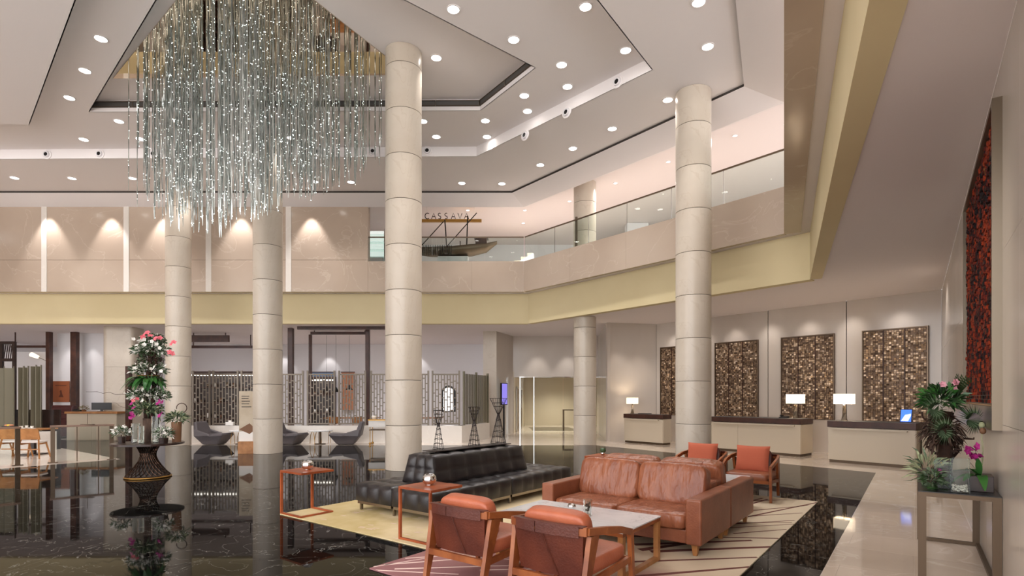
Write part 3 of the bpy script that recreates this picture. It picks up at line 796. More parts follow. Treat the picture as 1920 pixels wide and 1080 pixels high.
def tuft_plant(loc, r, n, mats, label, name='air_plant', cat='plant', seed=1, lw=.012):
    g = thing(name, label, cat, loc); rr = random.Random(seed); mb = MB()
    for i in range(n):
        a = rr.uniform(0, 6.28); e = rr.uniform(.2, 1.35); L = r*rr.uniform(.6, 1.1)
        d = Vector((math.cos(a)*math.cos(e), math.sin(a)*math.cos(e), math.sin(e))); s_ = Vector((-math.sin(a), math.cos(a), 0))*lw/2
        b0 = Vector((0, 0, .008)); mid = b0+d*L*.55; tip = b0+d*L+Vector((0, 0, -.15*L))
        mb.add([b0-s_, b0+s_, mid+s_, mid-s_, tip], [(0,1,2,3), (3,2,4)], rr.randrange(len(mats)))
    tag(mb.build('leaves', mats, g), None, kind='stuff')
    MB().lathe([(.012, 0), (.018, .006), (.008, .02)], 10).build('crown', mats[0], g)
    return g
tuft_plant(at_t(1086, 968, zt), .07, 60, ['leaf_grey', 'leaf_pale'], 'grey green air plant left of the glass vase on the coffee table', seed=2)
tuft_plant(at_t(1094, 974, zt), .06, 50, ['leaf_grey', 'petal_white'], 'pale air plant in front of the glass vase on the coffee table', seed=3)
p = ST(4.05, 4.2, zt); g = glass_cup(p, .05, .2, 'clear glass vase on the coffee table behind the sofas')
MB().tube([(0, 0, .01), (.01, .005, .1), (0, .01, .21)], .004, 6).build('stem', 'leaf_green', g)

# ---- armchairs
def make_armchair(label, loc, rot, cushion, seat, cat='armchair'):
    g = thing('armchair', label, cat, loc, rot)
    hw = .345; yb, yf = -.36, .33; hr = .68; hf = .55
    # back rail, slightly bowed
    pts = []
    for i in range(9):
        u = -1+2*i/8; pts.append((hw*u, yb-.035*(1-u*u), hr))
    for a, b2 in zip(pts[:-1], pts[1:]): pass
    mb = MB()
    lo = []; n = len(pts)
    vs = []
    for x, y, z in pts: vs += [(x, y-.018, z-.045), (x, y+.018, z-.045), (x, y+.018, z+.02), (x, y-.018, z+.02)]
    fs = []
    for i in range(n-1):
        a0, b0 = i*4, i*4+4; fs += [(a0+j, a0+(j+1) % 4, b0+(j+1) % 4, b0+j) for j in range(4)]
    fs += [(3,2,1,0), (n*4-4, n*4-3, n*4-2, n*4-1)]
    mb.add(vs, fs); mb.build('back_rail', 'wood_orange', g)
    for s in (-1, 1):
        mb = MB(); P = [(s*hw, yb, hr-.012), (s*(hw+.03), yb+.22, hr-.035), (s*(hw+.035), yb+.46, hr-.075), (s*(hw+.02), yf, hf-.01)]
        for a, b2 in zip(P[:-1], P[1:]): mb.bar(a, b2, .035, .055)
        mb.build('armrest', 'wood_orange', g)
        MB().hexa([(s*(hw+.03)-.017, yf-.0, 0), (s*(hw+.03)+.017, yf, 0), (s*(hw+.03)+.017, yf+.035, 0), (s*(hw+.03)-.017, yf+.035, 0)],
                  [(s*(hw+.02)-.02, yf-.035, hf), (s*(hw+.02)+.02, yf-.035, hf), (s*(hw+.02)+.02, yf+.02, hf), (s*(hw+.02)-.02, yf+.02, hf)]).build('front_leg', 'wood_orange', g)
        # rear leg sweeps up into the arm
        MB().hexa([(s*(hw-.02)-.02, yb-.10, 0), (s*(hw-.02)+.02, yb-.10, 0), (s*(hw-.02)+.02, yb-.06, 0), (s*(hw-.02)-.02, yb-.06, 0)],
                  [(s*hw-.02, yb+.02, hr-.05), (s*hw+.02, yb+.02, hr-.05), (s*hw+.02, yb+.15, hr-.05), (s*hw-.02, yb+.15, hr-.05)]).build('rear_leg', 'wood_orange', g)
        MB().bar((s*(hw-.01), yb+.0, .27), (s*(hw+.02), yf-.01, .32), .03, .05).build('side_rail', 'wood_orange', g)
    MB().bar((-hw+.03, yb-.035, .27), (hw-.03, yb-.035, .27), .03, .055).build('back_stretcher', 'wood_orange', g)
    MB().bar((-hw, yf-.0, .31), (hw, yf-.0, .31), .03, .05).build('front_stretcher', 'wood_orange', g)
    # leather sling hung over the back rail
    vs = []; nx = 10; nz = 6
    for k in range(nz+1):
        for i in range(nx+1):
            u = -1+2*i/nx; z = hr+.024-(hr+.024-.30)*k/nz
            wv = hw*(.93-.10*k/nz)
            y = yb-.035*(1-u*u)-.024+.05*(k/nz)
            vs.append((wv*u, y, z))
    N = len(vs); vs += [(x, y+.012+(.045 if z > hr else 0), z) for x, y, z in vs]
    fs = []
    for k in range(nz):
        for i in range(nx):
            a = k*(nx+1)+i; fs += [(a, a+nx+1, a+nx+2, a+1), (N+a, N+a+1, N+a+nx+2, N+a+nx+1)]
    for i in range(nx): fs += [(i, i+1, N+i+1, N+i)]
    for k in range(nz):
        a = k*(nx+1); fs += [(a, N+a, N+a+nx+1, a+nx+1)]; a += nx; fs += [(a, a+nx+1, N+a+nx+1, N+a)]
    sl = MB().add(vs, fs).build('back_sling', 'leather_rust', g, smooth=False)
    # stitched flaps round the rail
    for u0, u1 in ((-.9, -.28), (-.26, .9)):
        mb = MB(); vv = []
        for i in range(5):
            u = u0+(u1-u0)*i/4; y = yb-.035*(1-u*u)
            vv += [(hw*.93*u, y-.030, hr+.027), (hw*.93*u, y-.030, hr-.06)]
        mb.add(vv, [(2*i, 2*i+1, 2*i+3, 2*i+2) for i in range(4)]); mb.build('rail_flap', 'leather_rust', sl)
    MB().tube([(-.02, yb-.062, hr-.06), (.03, yb-.045, .48), (.10, yb-.012, .31)], .004, 5).build('seam', 'leather_rust', sl)
    MB().pillow((0, .0, .375), (hw-.01, .35, .07), .3, .25, 36, 14).build('seat_cushion', seat, g, smooth=True)
    X = Matrix.Translation((0, yb+.15, .595)) @ Matrix.Rotation(math.radians(14), 4, 'X')
    if cushion == 'leather_seat':
        MB().pillow((0, 0, 0), (hw-.055, .075, .19), .4, .3, 36, 16, X=X).build('back_cushion', cushion, g, smooth=True)
    else:
        MB().pillow((0, -.02, .01), (hw-.07, .05, .2), .5, .3, 36, 16, X=X).build('back_cushion', 'leather_rust', g, smooth=True)
        X2 = Matrix.Translation((0, yb+.28, .635)) @ Matrix.Rotation(math.radians(16), 4, 'X')
        MB().throw(.265, .225, .075, X2).build('throw_cushion', cushion, g, smooth=True)
    return g
fa = make_armchair('wood framed rust leather armchair nearest the daybed, seen from behind', ST(4.1, -.34, .0185), ROT, 'leather_seat', 'leather_seat')
dup(fa, ST(5.05, -.34, .0185), ROT, 'wood framed rust leather armchair in the foreground nearest the camera')
ra = make_armchair('wooden armchair with a square orange cushion nearer the tall column', ST(4.2, 5.45, .0185), ROT+PI, 'fabric_orange', 'leather_tan')
dup(ra, ST(5.05, 5.42, .0185), ROT+PI, 'wooden armchair with a square orange cushion at the right end of the seating group')

# ================================================================== CHANDELIER
ch = thing('chandelier', 'huge chandelier of hanging silver crystal strands with points of light', 'chandelier', (-5.5, 12.2, H3-.022))
def strand_mesh(L, seed):
    rr = random.Random(seed); mb = MB(); r = rr.uniform(.009, .018); n = max(8, int(L*5)); vs = []; ph = rr.uniform(0, 6)
    for i in range(n+1):
        z = -L*i/n; a = ph+z*2.6
        rr_ = r*(1 if i < n else .4)
        vs += [(rr_*math.cos(a+k*PI/2), rr_*math.sin(a+k*PI/2), z) for k in range(4)]
    fs = [(i*4+k, i*4+4+k, i*4+4+(k+1) % 4, i*4+(k+1) % 4) for i in range(n) for k in range(4)]+[(n*4, n*4+1, n*4+2, n*4+3)]
    mb.add(vs, fs, 0)
    for i in range(int(L*rr.uniform(2.2, 5.0))):
        z = -rr.uniform(.1, L); a = rr.uniform(0, 6.28); q = rr.choice((.005, .006, .006, .0075, .009))
        c = Vector((r*.9*math.cos(a), r*.9*math.sin(a), z))
        mb.add([c+Vector(d)*q for d in ((1,0,0),(-1,0,0),(0,1,0),(0,-1,0),(0,0,1),(0,0,-1))], [(0,2,4),(2,1,4),(1,3,4),(3,0,4),(2,0,5),(1,2,5),(3,1,5),(0,3,5)], 1)
    return mb
env = [(215,372),(250,388),(275,408),(300,418),(330,428),(352,437),(390,441),(432,440),(462,414),(490,416),(522,392),(560,372),(590,384),(620,352),(655,348),(690,338),(725,342)]
def env_y(x):
    for (a, ya), (b2, yb) in zip(env[:-1], env[1:]):
        if a <= x <= b2: return ya+(yb-ya)*(x-a)/(b2-a)
    return None
T0, T1, T2 = [Vector((p.x, p.y)) for p in tri]; cc = (T0+T1+T2)/3
T0, T1, T2 = [cc+(q-cc)*.965 for q in (T0, T1, T2)]
rr = random.Random(21); spots = []
while len(spots) < 345:
    a, b2 = rr.random(), rr.random()
    if a+b2 > 1: a, b2 = 1-a, 1-b2
    p = T0+(T1-T0)*a+(T2-T0)*b2
    px = CX+F_PX*p.x/p.y; e = env_y(px)
    if e is None or px > 719 or px < 222: continue
    if px < 270 and rr.random() > .35: continue
    if px > 640 and rr.random() > .6: continue
    if any((p-s[0]).length < .075 for s in spots): continue
    py = e-(rr.random()**1.3)*(120 if px < 560 else 75)
    zb = CAM_H+(HY-py)/F_PX*p.y
    spots.append((p, (H3-.022)-zb))
spots.sort(key=lambda s: s[0].y)
cache = {}
bulk = MB()
for i, (p, L) in enumerate(spots):
    key = (round(L/.2), i % 3)
    loc = (p.x+5.5, p.y-12.2, 0)
    if i < 300:
        if key not in cache: cache[key] = strand_mesh(key[0]*.2, hash(key) % 9973).mesh('strand', ['strand', 'sparkle'])
        place('strand', cache[key], ch, loc=loc, rotz=rr.uniform(0, 6))
    else:
        s_ = strand_mesh(L, i); o = len(bulk.v)
        bulk.v += [(a+loc[0], b2+loc[1], c) for a, b2, c in s_.v]; bulk.f += [tuple(k+o for k in q) for q in s_.f]; bulk.m += s_.m
tag(bulk.build('strands', ['strand', 'sparkle'], ch), None, kind='stuff')
for x, y, z in ((-6.6, 12.2, 5.2), (-4.6, 11.4, 5.0), (-4.0, 12.6, 5.6)): pass

# ================================================================== RECEPTION
AD = Vector((.6387, -.7695)); AROT = math.atan2(AD.y, AD.x); HD = 1.06
def desk(right, L, depth, label, gaps):
    p = Vector((right.x, right.y))-AD*L
    g = thing('reception_desk', label, 'desk', (p.x, p.y, .004), AROT)
    MB().box(.02, .02, 0, L-.02, depth-.02, .07).build('plinth', 'bronze_dark', g)
    MB().box(0, 0, .07, L, depth, HD-.16).build('body', 'desk_cream', g)
    for k in gaps: MB().box(L*k+.004, -.012, .075, L*(k+gaps_w(gaps, k))-.004, 0, HD-.165).build('front_panel', 'desk_cream', g)
    MB().box(-.015, -.03, HD-.15, L+.015, depth+.01, HD).build('dark_top', 'wood_brown', g, bevel=.004)
    MB().box(-.01, -.025, HD, L+.01, depth, HD+.006).build('top_sheet', 'slot_dark', g)
    MB().box(.1, -.09, HD-.21, L-.15, .0, HD-.175).build('ledge', 'desk_cream', g)
    MB().box(L, .01, .075, L+.012, depth-.01, HD-.165).build('end_panel', 'desk_cream', g)
    return g
def gaps_w(g, k): i = g.index(k); return (g[i+1] if i+1 < len(g) else 1.0)-k
d3 = PF(1553, 866); d3r = Vector((d3.x, d3.y))+AD*1.89
D3 = desk(d3r, 1.89, .8, 'cream reception desk with a dark top nearest the right wall', [0.0])
d2 = PF(1501, 857); D2 = desk(d2, 2.75, .8, 'long cream reception desk in the middle, right of the tall column', [0.0, .33])
d1 = PF(1243, 835); D1 = desk(d1, 1.7, .48, 'cream reception desk farthest back, left of the tall column', [0.0])
def on_desk(D, x, y, z=HD+.011):
    v = Matrix.Rotation(AROT, 4, 'Z') @ Vector((x, y, 0)); return (D.location.x+v.x, D.location.y+v.y, z)
def table_lamp(loc, label, k=1.0):
    g = thing('table_lamp', label, 'lamp', loc, AROT)
    a, b2, h = .055*k, .03*k, .40*k
    MB().box(-.07*k, -.05*k, 0, .07*k, .05*k, .012).build('foot', 'bronze', g)
    vs = []
    for z, w, tw in ((.012, .065, 0), (h*.5, .045, .5), (h, .03, .9)):
        vs += [(w*k*math.cos(tw+PI/4+j*PI/2)*1.2, w*k*math.sin(tw+PI/4+j*PI/2)*1.2, z) for j in range(4)]
    MB().add(vs, [(i*4+j, i*4+(j+1) % 4, i*4+4+(j+1) % 4, i*4+4+j) for i in range(2) for j in range(4)]+[(8,9,10,11)]).build('faceted_base', 'art_frame', g)
    MB().box(-.018, -.018, h, .018, .018, h+.05*k).build('neck', 'chrome', g)
    w, d, z0, z1 = .215*k, .13*k, h+.03*k, h+.30*k
    s_ = MB().wall((-w, -d), (w, -d), z0, z1, .006).wall((w, -d), (w, d), z0, z1, .006).wall((w, d), (-w, d), z0, z1, .006).wall((-w, d), (-w, -d), z0, z1, .006)
    s_.build('shade', 'shade_on', g)
    lamp('POINT', (loc[0], loc[1], loc[2]+h+.2*k), 14*k, (1, .82, .6), .05)
table_lamp(on_desk(D3, .22, .45), 'lit table lamp on the reception desk nearest the right wall')
table_lamp(on_desk(D2, 2.42, .45), 'lit table lamp at the right end of the middle reception desk')
table_lamp(on_desk(D1, .2, .22), 'lit table lamp on the farthest reception desk', .85)
g = thing('desk_phone', 'black desk telephone beside the lamp on the middle reception desk', 'telephone', on_desk(D2, 2.12, .4), AROT)
MB().hexa([(-.11,-.09,0),(.11,-.09,0),(.11,.09,0),(-.11,.09,0)], [(-.11,-.09,.025),(.11,-.09,.025),(.11,.09,.07),(-.11,.09,.07)]).build('body', 'black_plastic', g)
MB().box(-.1, -.08, .06, -.05, .08, .095).build('handset', 'black_plastic', g, bevel=.01)
g = thing('document_tray', 'flat dark folder on the farthest reception desk', 'folder', on_desk(D1, .75, .24), AROT)
MB().box(-.2, -.14, 0, .2, .14, .02).build('cover', 'black_plastic', g); MB().box(-.19, -.13, .02, .19, .13, .026).build('sheet', 'slot_dark', g)
g = thing('tablet_stand', 'tablet with a blue screen on the reception desk nearest the right wall', 'tablet', on_desk(D3, 1.60, .35), AROT)
X = Matrix.Translation((0, 0, .0)) @ Matrix.Rotation(math.radians(-14), 4, 'X')
MB().box(-.125, -.006, .005, .125, .012, .33, X=X).build('case', 'black_plastic', g)
sc = MB().box(-.108, -.0085, .02, .108, -.0065, .315, X=X).build('screen', 'screen_blue', g)
MB().add([X @ Vector(v) for v in ((-.10,-.0095,.03),(.05,-.0095,.03),(.1,-.0095,.16),(.1,-.0095,.22),(-.02,-.0095,.19))], [(0,1,2,3,4)]).build('screen_picture', 'screen_pale', sc)
MB().box(-.06, 0, 0, .06, .12, .012).build('foot', 'black_plastic', g)
# service trolley half hidden behind the last desk
g = thing('side_cabinet', 'low brown cabinet with bottles at the end of the reception desks', 'cabinet', on_desk(D3, 2.10, .55, .004), AROT)
MB().box(-.16, -.25, 0, .12, .25, .8).build('body', 'banner', g); MB().box(-.17, -.27, .8, .13, .27, .83).build('top', 'black_plastic', g)
MB().box(-.14, -.262, .05, .10, -.25, .78).build('door', 'banner', g)

# mosaic wall panels
def mosaic(d0, d1, label, seed):
    p, q = RP(d1), RP(d0); L = (Vector(q)-Vector(p)).length
    g = thing('mosaic_panel', label, 'wall art', (p[0], p[1], 1.0), math.atan2(q[1]-p[1], q[0]-p[0]))
    H = 2.6; rr = random.Random(seed)
    MB().box(0, -.05, 0, L, -.002, H).build('backing', 'mosaic_dark', g)
    for x in (0, L-.025): MB().box(x, -.09, 0, x+.025, -.05, H).build('frame_side', 'bronze', g)
    MB().box(.025, -.09, H-.025, L-.025, -.05, H).build('frame_top', 'bronze', g)
    w = (L-.05)/3
    for k in range(3):
        x0 = .025+w*k
        if k: MB().box(x0-.008, -.085, 0, x0+.008, -.05, H-.025).build('divider', 'wood_brown', g)
        mb = MB(); n = 8; tw = (w-.03)/n; rows = 46; th = (H-.06)/rows
        for r in range(rows):
            for c in range(n):
                if rr.random() < .16: continue
                dep = rr.choice((.012, .02, .028)); tlt = rr.uniform(-.35, .35)
                xa, za = x0+.015+c*tw+.004, .015+r*th+.004; xb, zb = xa+tw-.010, za+th-.010
                y0 = -.052-dep; dx = tlt*.02; dz = rr.uniform(-.008, .008)
                mb.add([(xa,-.05,za),(xb,-.05,za),(xb,-.05,zb),(xa,-.05,zb),(xa,y0-dx-dz,za),(xb,y0+dx-dz,za),(xb,y0+dx+dz,zb),(xa,y0-dx+dz,zb)],
                       [(4,5,6,7),(0,1,5,4),(1,2,6,5),(2,3,7,6),(3,0,4,7)], 0 if rr.random() < .82 else 1)
        tag(mb.build('mosaic_field', ['mosaic', 'mosaic_dark'], g), None, kind='stuff')
    return g
for (a, b2, lab) in ((1618, 1742, 'bronze mosaic wall panel nearest the right wall'), (1466, 1566, 'bronze mosaic wall panel between the two right reception lamps'),
                     (1342, 1423, 'bronze mosaic wall panel just right of the tall column'), (1240, 1306, 'bronze mosaic wall panel half hidden behind the tall column')):
    mosaic(wall_z_of(b2), wall_z_of(a), lab, a)

# ================================================================== RIGHT WALL: art, console, plants
UD, VD = Vector((.591, .807, 0)), Vector((-.807, .591, 0)); NC = Vector((4.1, 4.58, 0)); CROT = math.atan2(.807, .591)
def CO(u, v, z=0.0): p = NC+UD*u+VD*v; return Vector((p.x, p.y, z))
def wall_u(px):
    k = (px-CX)/F_PX; z = .74/(k-.732); return (Vector((.74+.732*z, z, 0))-NC).dot(UD)
u0, u1 = wall_u(1880), wall_u(1818)
g = thing('wall_art', 'tall framed artwork of red, gold and black mosaic on the right wall', 'artwork', CO(u0, 0, 1.40), CROT)
L = u1-u0; H = 2.80; dp = .075
# local x runs along the wall, local y away from it
for x in (0, L-.05): MB().box(x, .005, 0, x+.05, dp, H).build('frame_side', 'art_frame', g)
MB().box(.05, .005, 0, L-.05, dp, .2).build('frame_bottom', 'art_frame', g); MB().box(.05, .005, H-.05, L-.05, dp, H).build('frame_top', 'art_frame', g)
MB().box(.05, .004, .2, L-.05, .02, H-.05).build('backing_board', 'black_plastic', g)
MB().box(.05, .02, .2, L-.05, .05, .215).build('gilt_edge', 'gold', g)
mb = MB(); rr = random.Random(4); nx, nz = 46, 64
for i in range(nx):
    for k in range(nz):
        if rr.random() < .08: continue
        cw, chh = (L-.12)/nx, (H-.3)/nz; x = .06+i*cw; z = .225+k*chh; y = .022+rr.uniform(.004, .03); s1, s2 = rr.uniform(-.006, .006), rr.uniform(-.004, .004)
        mb.add([(x,y+s1,z),(x+cw*.9,y-s1,z),(x+cw*.9,y-s1+s2,z+chh*.9),(x,y+s1+s2,z+chh*.9),(x,.02,z),(x+cw*.9,.02,z),(x+cw*.9,.02,z+chh*.9),(x,.02,z+chh*.9)], [(3,2,1,0),(0,1,5,4),(1,2,6,5),(2,3,7,6),(3,0,4,7)])
tag(mb.build('mosaic_chips', 'art_mosaic', g), None, kind='stuff')
# console table
HC = .845
g = thing('console_table', 'bronze console table with a dark glass top against the right wall', 'console table', CO(0, .01, .004), CROT)
L, D = 2.0, .565
MB().box(0, 0, HC-.05, L, D, HC-.012).build('top_frame', 'bronze_dark', g); MB().box(.0, .0, HC-.011, L, D, HC-.004).build('glass_top', 'black_plastic', g)
for x in (0, L-.05):
    for y in (0, D-.06): MB().box(x, y, 0, x+.05, y+.06, HC-.05).build('leg', 'bronze_dark', g)
for x in (0, L-.05): MB().box(x, .06, 0, x+.05, D-.06, .035).build('foot_rail', 'bronze_dark', g)
MB().box(.05, .0, 0, L-.05, .035, .035).build('back_rail', 'bronze_dark', g)

# ---- foliage helpers (local coordinates)
def leaves(mb, c, rad, n, L, wd, rr, mats=1, up=.2, droop=.25, outward=True):
    c = Vector(c)
    for i in range(n):
        a = rr.uniform(0, 2*PI); e = math.asin(rr.uniform(-.5, 1)); d = Vector((math.cos(a)*math.cos(e), math.sin(a)*math.cos(e), math.sin(e)))
        b0 = c+Vector((d.x*rad[0], d.y*rad[1], d.z*rad[2]))*rr.uniform(.35, 1.0)
        d2 = (d+Vector((rr.uniform(-.6,.6), rr.uniform(-.6,.6), rr.uniform(-.4,.6)+up))).normalized(); l = L*rr.uniform(.6, 1.2)
        s_ = d2.cross(Vector((rr.uniform(-1,1), rr.uniform(-1,1), rr.uniform(-1,1)))).normalized()*wd*rr.uniform(.7, 1.2)/2
        m1 = b0+d2*l*.5; tip = b0+d2*l+Vector((0, 0, -droop*l)); tip.z = max(tip.z, .012); b0.z = max(b0.z, .012); m1.z = max(m1.z, .014)
        mb.add([b0, m1+s_, tip, m1-s_], [(0,1,2,3)], rr.randrange(mats))
def blade(c, d, L, wd, droop, n=6):
    """one broad arching leaf with a folded midrib"""
    c, d = Vector(c), Vector(d).normalized(); s_ = d.cross(Vector((0, 0, 1)))
    s_ = s_.normalized() if s_.length > .01 else Vector((1, 0, 0)); vs = []; 
    for i in range(n+1):
        u = i/n; p = c+d*L*u+Vector((0, 0, -droop*L*u*u)); w_ = wd*math.sin(PI*min(.97, u*.88+.1))**.8
        vs += [p-s_*w_/2+Vector((0, 0, .12*w_)), p, p+s_*w_/2+Vector((0, 0, .12*w_))]
    return MB().add(vs, [(i*3+k, i*3+3+k, i*3+4+k, i*3+1+k) for i in range(n) for k in (0, 1)])
def bloom(c, r, rr, petals=5):
    mb = MB(); c = Vector(c); ax = Vector((rr.uniform(-.6,.6), rr.uniform(-1,-.2), rr.uniform(-.1,.7))).normalized(); x = ax.orthogonal().normalized(); y = ax.cross(x)
    for k in range(petals):
        a = 2*PI*k/petals+rr.uniform(-.2,.2); d = x*math.cos(a)+y*math.sin(a); s_ = ax.cross(d)*r*.42
        mb.add([c, c+d*r*.55+s_+ax*r*.25, c+d*r+ax*r*.2, c+d*r*.55-s_+ax*r*.25], [(0,1,2,3)])
    mb.pillow(c+ax*r*.12, (r*.18, r*.18, r*.18), 1, 1, 8, 5); return mb
def twig(rr, a, b2, r=.006, wob=.04, n=7):
    a, b2 = Vector(a), Vector(b2); pts = [a.lerp(b2, i/n)+(Vector((rr.uniform(-wob,wob), rr.uniform(-wob,wob), rr.uniform(-wob,wob))) if 0 < i < n else Vector()) for i in range(n+1)]
    return MB().tube(pts, [r*(1-.6*i/n) for i in range(n+1)], 6)

# driftwood arrangement on the console
g = thing('driftwood_arrangement', 'driftwood stump crowned with ferns and pink flowers on the console', 'floral arrangement', CO(.66, .37, HC+.004), 0)
rr = random.Random(31)
MB().tube([(0,0,0), (.0,.02,.12), (.02,0,.28), (.0,-.01,.42), (-.03,0,.55), (-.01,.02,.68)], [.085, .075, .06, .06, .08, .10], 12).build('stump', 'bark_dark', g, smooth=True)
for i in range(9):
    a = rr.uniform(0, 6.28); z0 = rr.uniform(.2, .5); twig(rr, (.07*math.cos(a), .07*math.sin(a), z0), (.2*math.cos(a+rr.uniform(-.6,.6)), .2*math.sin(a), z0+rr.uniform(.0, .28)), .016, .03).build('root', 'bark_dark', g, smooth=True)
mb = MB(); leaves(mb, (-.02, 0, .48), (.12, .11, .2), 260, .12, .02, rr, 2, up=-.5, droop=.5); tag(mb.build('shaggy_roots', ['bark_dark', 'bark'], g), None, kind='stuff')
mb = MB(); leaves(mb, (-.02, 0, .80), (.15, .14, .12), 300, .12, .03, rr, 2); tag(mb.build('fern_foliage', ['leaf_green', 'leaf_bright'], g), None, kind='stuff')
for (cx, cz) in ((-.2, .72), (.15, .62), (-.12, .52)):
    mb = MB()
    for i in range(34):
        a = 2*PI*i/34; mb.add([(cx, -.1, cz), (cx+.07*math.cos(a)+.008, -.16, cz+.07*math.sin(a)), (cx+.15*math.cos(a), -.13, cz+.15*math.sin(a)), (cx+.07*math.cos(a)-.008, -.16, cz+.07*math.sin(a)-.006)], [(0,1,2,3)], i % 2)
    mb.build('spiky_rosette', ['leaf_grey', 'leaf_green'], g)
for i in range(5): bloom((rr.uniform(-.1, .08), -.08+rr.uniform(-.04,.04), rr.uniform(.9, .98)), .036, rr, 6).build('flower', 'petal_blush', g)
for k in range(5):
    d = (math.cos(.6+k*.25), -.25, math.sin(.9+k*.12)); mb = MB(); L_ = .2; c = Vector((.1, 0, .85)); d = Vector(d).normalized()
    for i in range(10):
        p = c+d*L_*i/10; w_ = .06*(1-i/11)
        for s_ in (-1, 1): mb.add([p, p+Vector((s_*w_, 0, .02)), p+d*.012+Vector((s_*w_, 0, .026)), p+d*.014], [(0,1,2,3)])
    mb.build('fern_frond', 'leaf_green', g)
# low plants along the console
def bush(loc, rad, n, L, wd, mats, label, seed, pot=None, name='potted_plant', blooms=()):
    g = thing(name, label, 'plant', loc); rr = random.Random(seed); z0 = 0
    if pot:
        MB().lathe([(pot[0]*.85, 0), (pot[0], pot[1]), (pot[0]*.9, pot[1]), (pot[0]*.8, pot[1]-.03), (.01, pot[1]-.03)], 20, cap=False).build('pot', pot[2], g, smooth=False); z0 = pot[1]-.02
    else: MB().lathe([(rad[0]*.4, 0), (rad[0]*.5, .03), (.01, .05)], 14).build('moss_base', mats[0], g); z0 = .02
    mb = MB(); leaves(mb, (0, 0, z0+rad[2]*.75), rad, n, L, wd, rr, len(mats)); tag(mb.build('foliage', mats, g), None, kind='stuff')
    for i in range(4):
        a = rr.uniform(0, 6.28); twig(rr, (0, 0, z0), (rad[0]*.6*math.cos(a), rad[1]*.6*math.sin(a), z0+rad[2]*1.2), .005, .01).build('stem', 'bark', g)
    for (m_, k, r_) in blooms:
        for i in range(k):
            a = rr.uniform(0, 6.28); e = rr.uniform(.1, 1.3)
            bloom((rad[0]*math.cos(a)*math.cos(e), rad[1]*math.sin(a)*math.cos(e)-.02, z0+rad[2]*(.75+math.sin(e))), r_, rr).build('flower', m_, g)
    return g
bush(CO(.16, .47, HC), (.085, .085, .09), 160, .06, .022, ['leaf_green', 'leaf_grey'], 'small dark leafy plant at the near left corner of the console', 41)
bush(CO(.42, .50, HC), (.11, .12, .15), 120, .16, .02, ['leaf_grey', 'leaf_pale'], 'spiky grey green air plant left of the driftwood stump', 42, blooms=(('petal_yellow', 1, .03),))
g = thing('glass_vase', 'tall square glass vase with white pebbles at the front of the console', 'vase', CO(.10, .28, HC), CROT)
s_ = .065; h_ = .30
gb = MB()
for p, q in (((-s_,-s_),(s_,-s_)), ((s_,-s_),(s_,s_)), ((s_,s_),(-s_,s_)), ((-s_,s_),(-s_,-s_))): gb.wall(p, q, .006, h_, .005)
gb.box(-s_, -s_, 0, s_, s_, .006); gb.build('glass_wall', 'glass_thin', g)
mb = MB(); rr = random.Random(9)
for i in range(90): mb.pillow((rr.uniform(-.05,.05), rr.uniform(-.05,.05), .014+rr.uniform(0,.05)), (.011,.009,.008), 1, 1, 7, 4)
tag(mb.build('pebbles', 'pebble', g, smooth=True), None, kind='stuff')
g = thing('glass_vase', 'second square glass vase with a pink bloom behind the pebble vase', 'vase', CO(.27, .40, HC), CROT)
gb = MB()
for p, q in (((-.055,-.055),(.055,-.055)), ((.055,-.055),(.055,.055)), ((.055,.055),(-.055,.055)), ((-.055,.055),(-.055,-.055))): gb.wall(p, q, .006, .26, .005)
gb.box(-.055, -.055, 0, .055, .055, .006); gb.build('glass_wall', 'glass_thin', g)
rr = random.Random(17)
twig(rr, (0, 0, .01), (.0, -.01, .14), .004, .004).build('stem', 'leaf_green', g)
for i in range(4): bloom((rr.uniform(-.03,.03), rr.uniform(-.03,.03), rr.uniform(.10,.17)), .032, rr, 6).build('flower', 'petal_magenta', g)
g = thing('orchid_plant', 'magenta orchid with broad green leaves in a dark box on the console', 'plant', CO(.33, .13, HC), CROT)
rr = random.Random(18)
MB().box(-.10, -.09, 0, .16, .09, .14).build('planter_box', 'wood_dark', g, bevel=.004)
for d, L_, w_, dr in (((-.7,.5,.45), .24, .07, .6), ((-.9,-.1,.5), .22, .075, .95), ((-.5,.9,.5), .26, .05, .7), ((.6,.3,.5), .26, .06, .5), ((.1,.9,.7), .24, .06, .5), ((-.4,.1,1), .2, .05, .1), ((.0,.5,1), .22, .05, .2), ((-.8,.7,.9), .24, .03, .3)):
    blade((-.02, 0, .13), d, L_, w_, dr).build('leaf', 'leaf_bright', g, smooth=True)
twig(rr, (0, 0, .13), (.02, .03, .36), .004, .008).build('stem', 'leaf_green', g)
for i in range(9): bloom((.0+rr.uniform(-.05,.06), .03+rr.uniform(-.04,.06), rr.uniform(.28,.42)), .042, rr).build('flower', 'petal_magenta', g)
for k in range(2):
    x = .1+k*.08; twig(rr, (x*.5, -.02, .13), (x, -.03, .52+k*.05), .004, .01).build('bud_stem', 'leaf_pale', g); MB().pillow((x, -.03, .53+k*.05), (.025,.025,.03), 1, 1, 10, 6).build('bud', 'leaf_pale' if k else 'terracotta', g, smooth=True)
g = thing('fallen_leaf', 'broad green leaf lying on the console between the glass vases', 'leaf', CO(.04, .44, HC+.006), 0)
blade((.06, 0, .01), (-1, -.25, .12), .22, .06, .0).build('blade', 'leaf_bright', g, smooth=True)
MB().tube([(.06, 0, .01), (.1, .01, .004)], .004, 6).build('stalk', 'leaf_green', g)

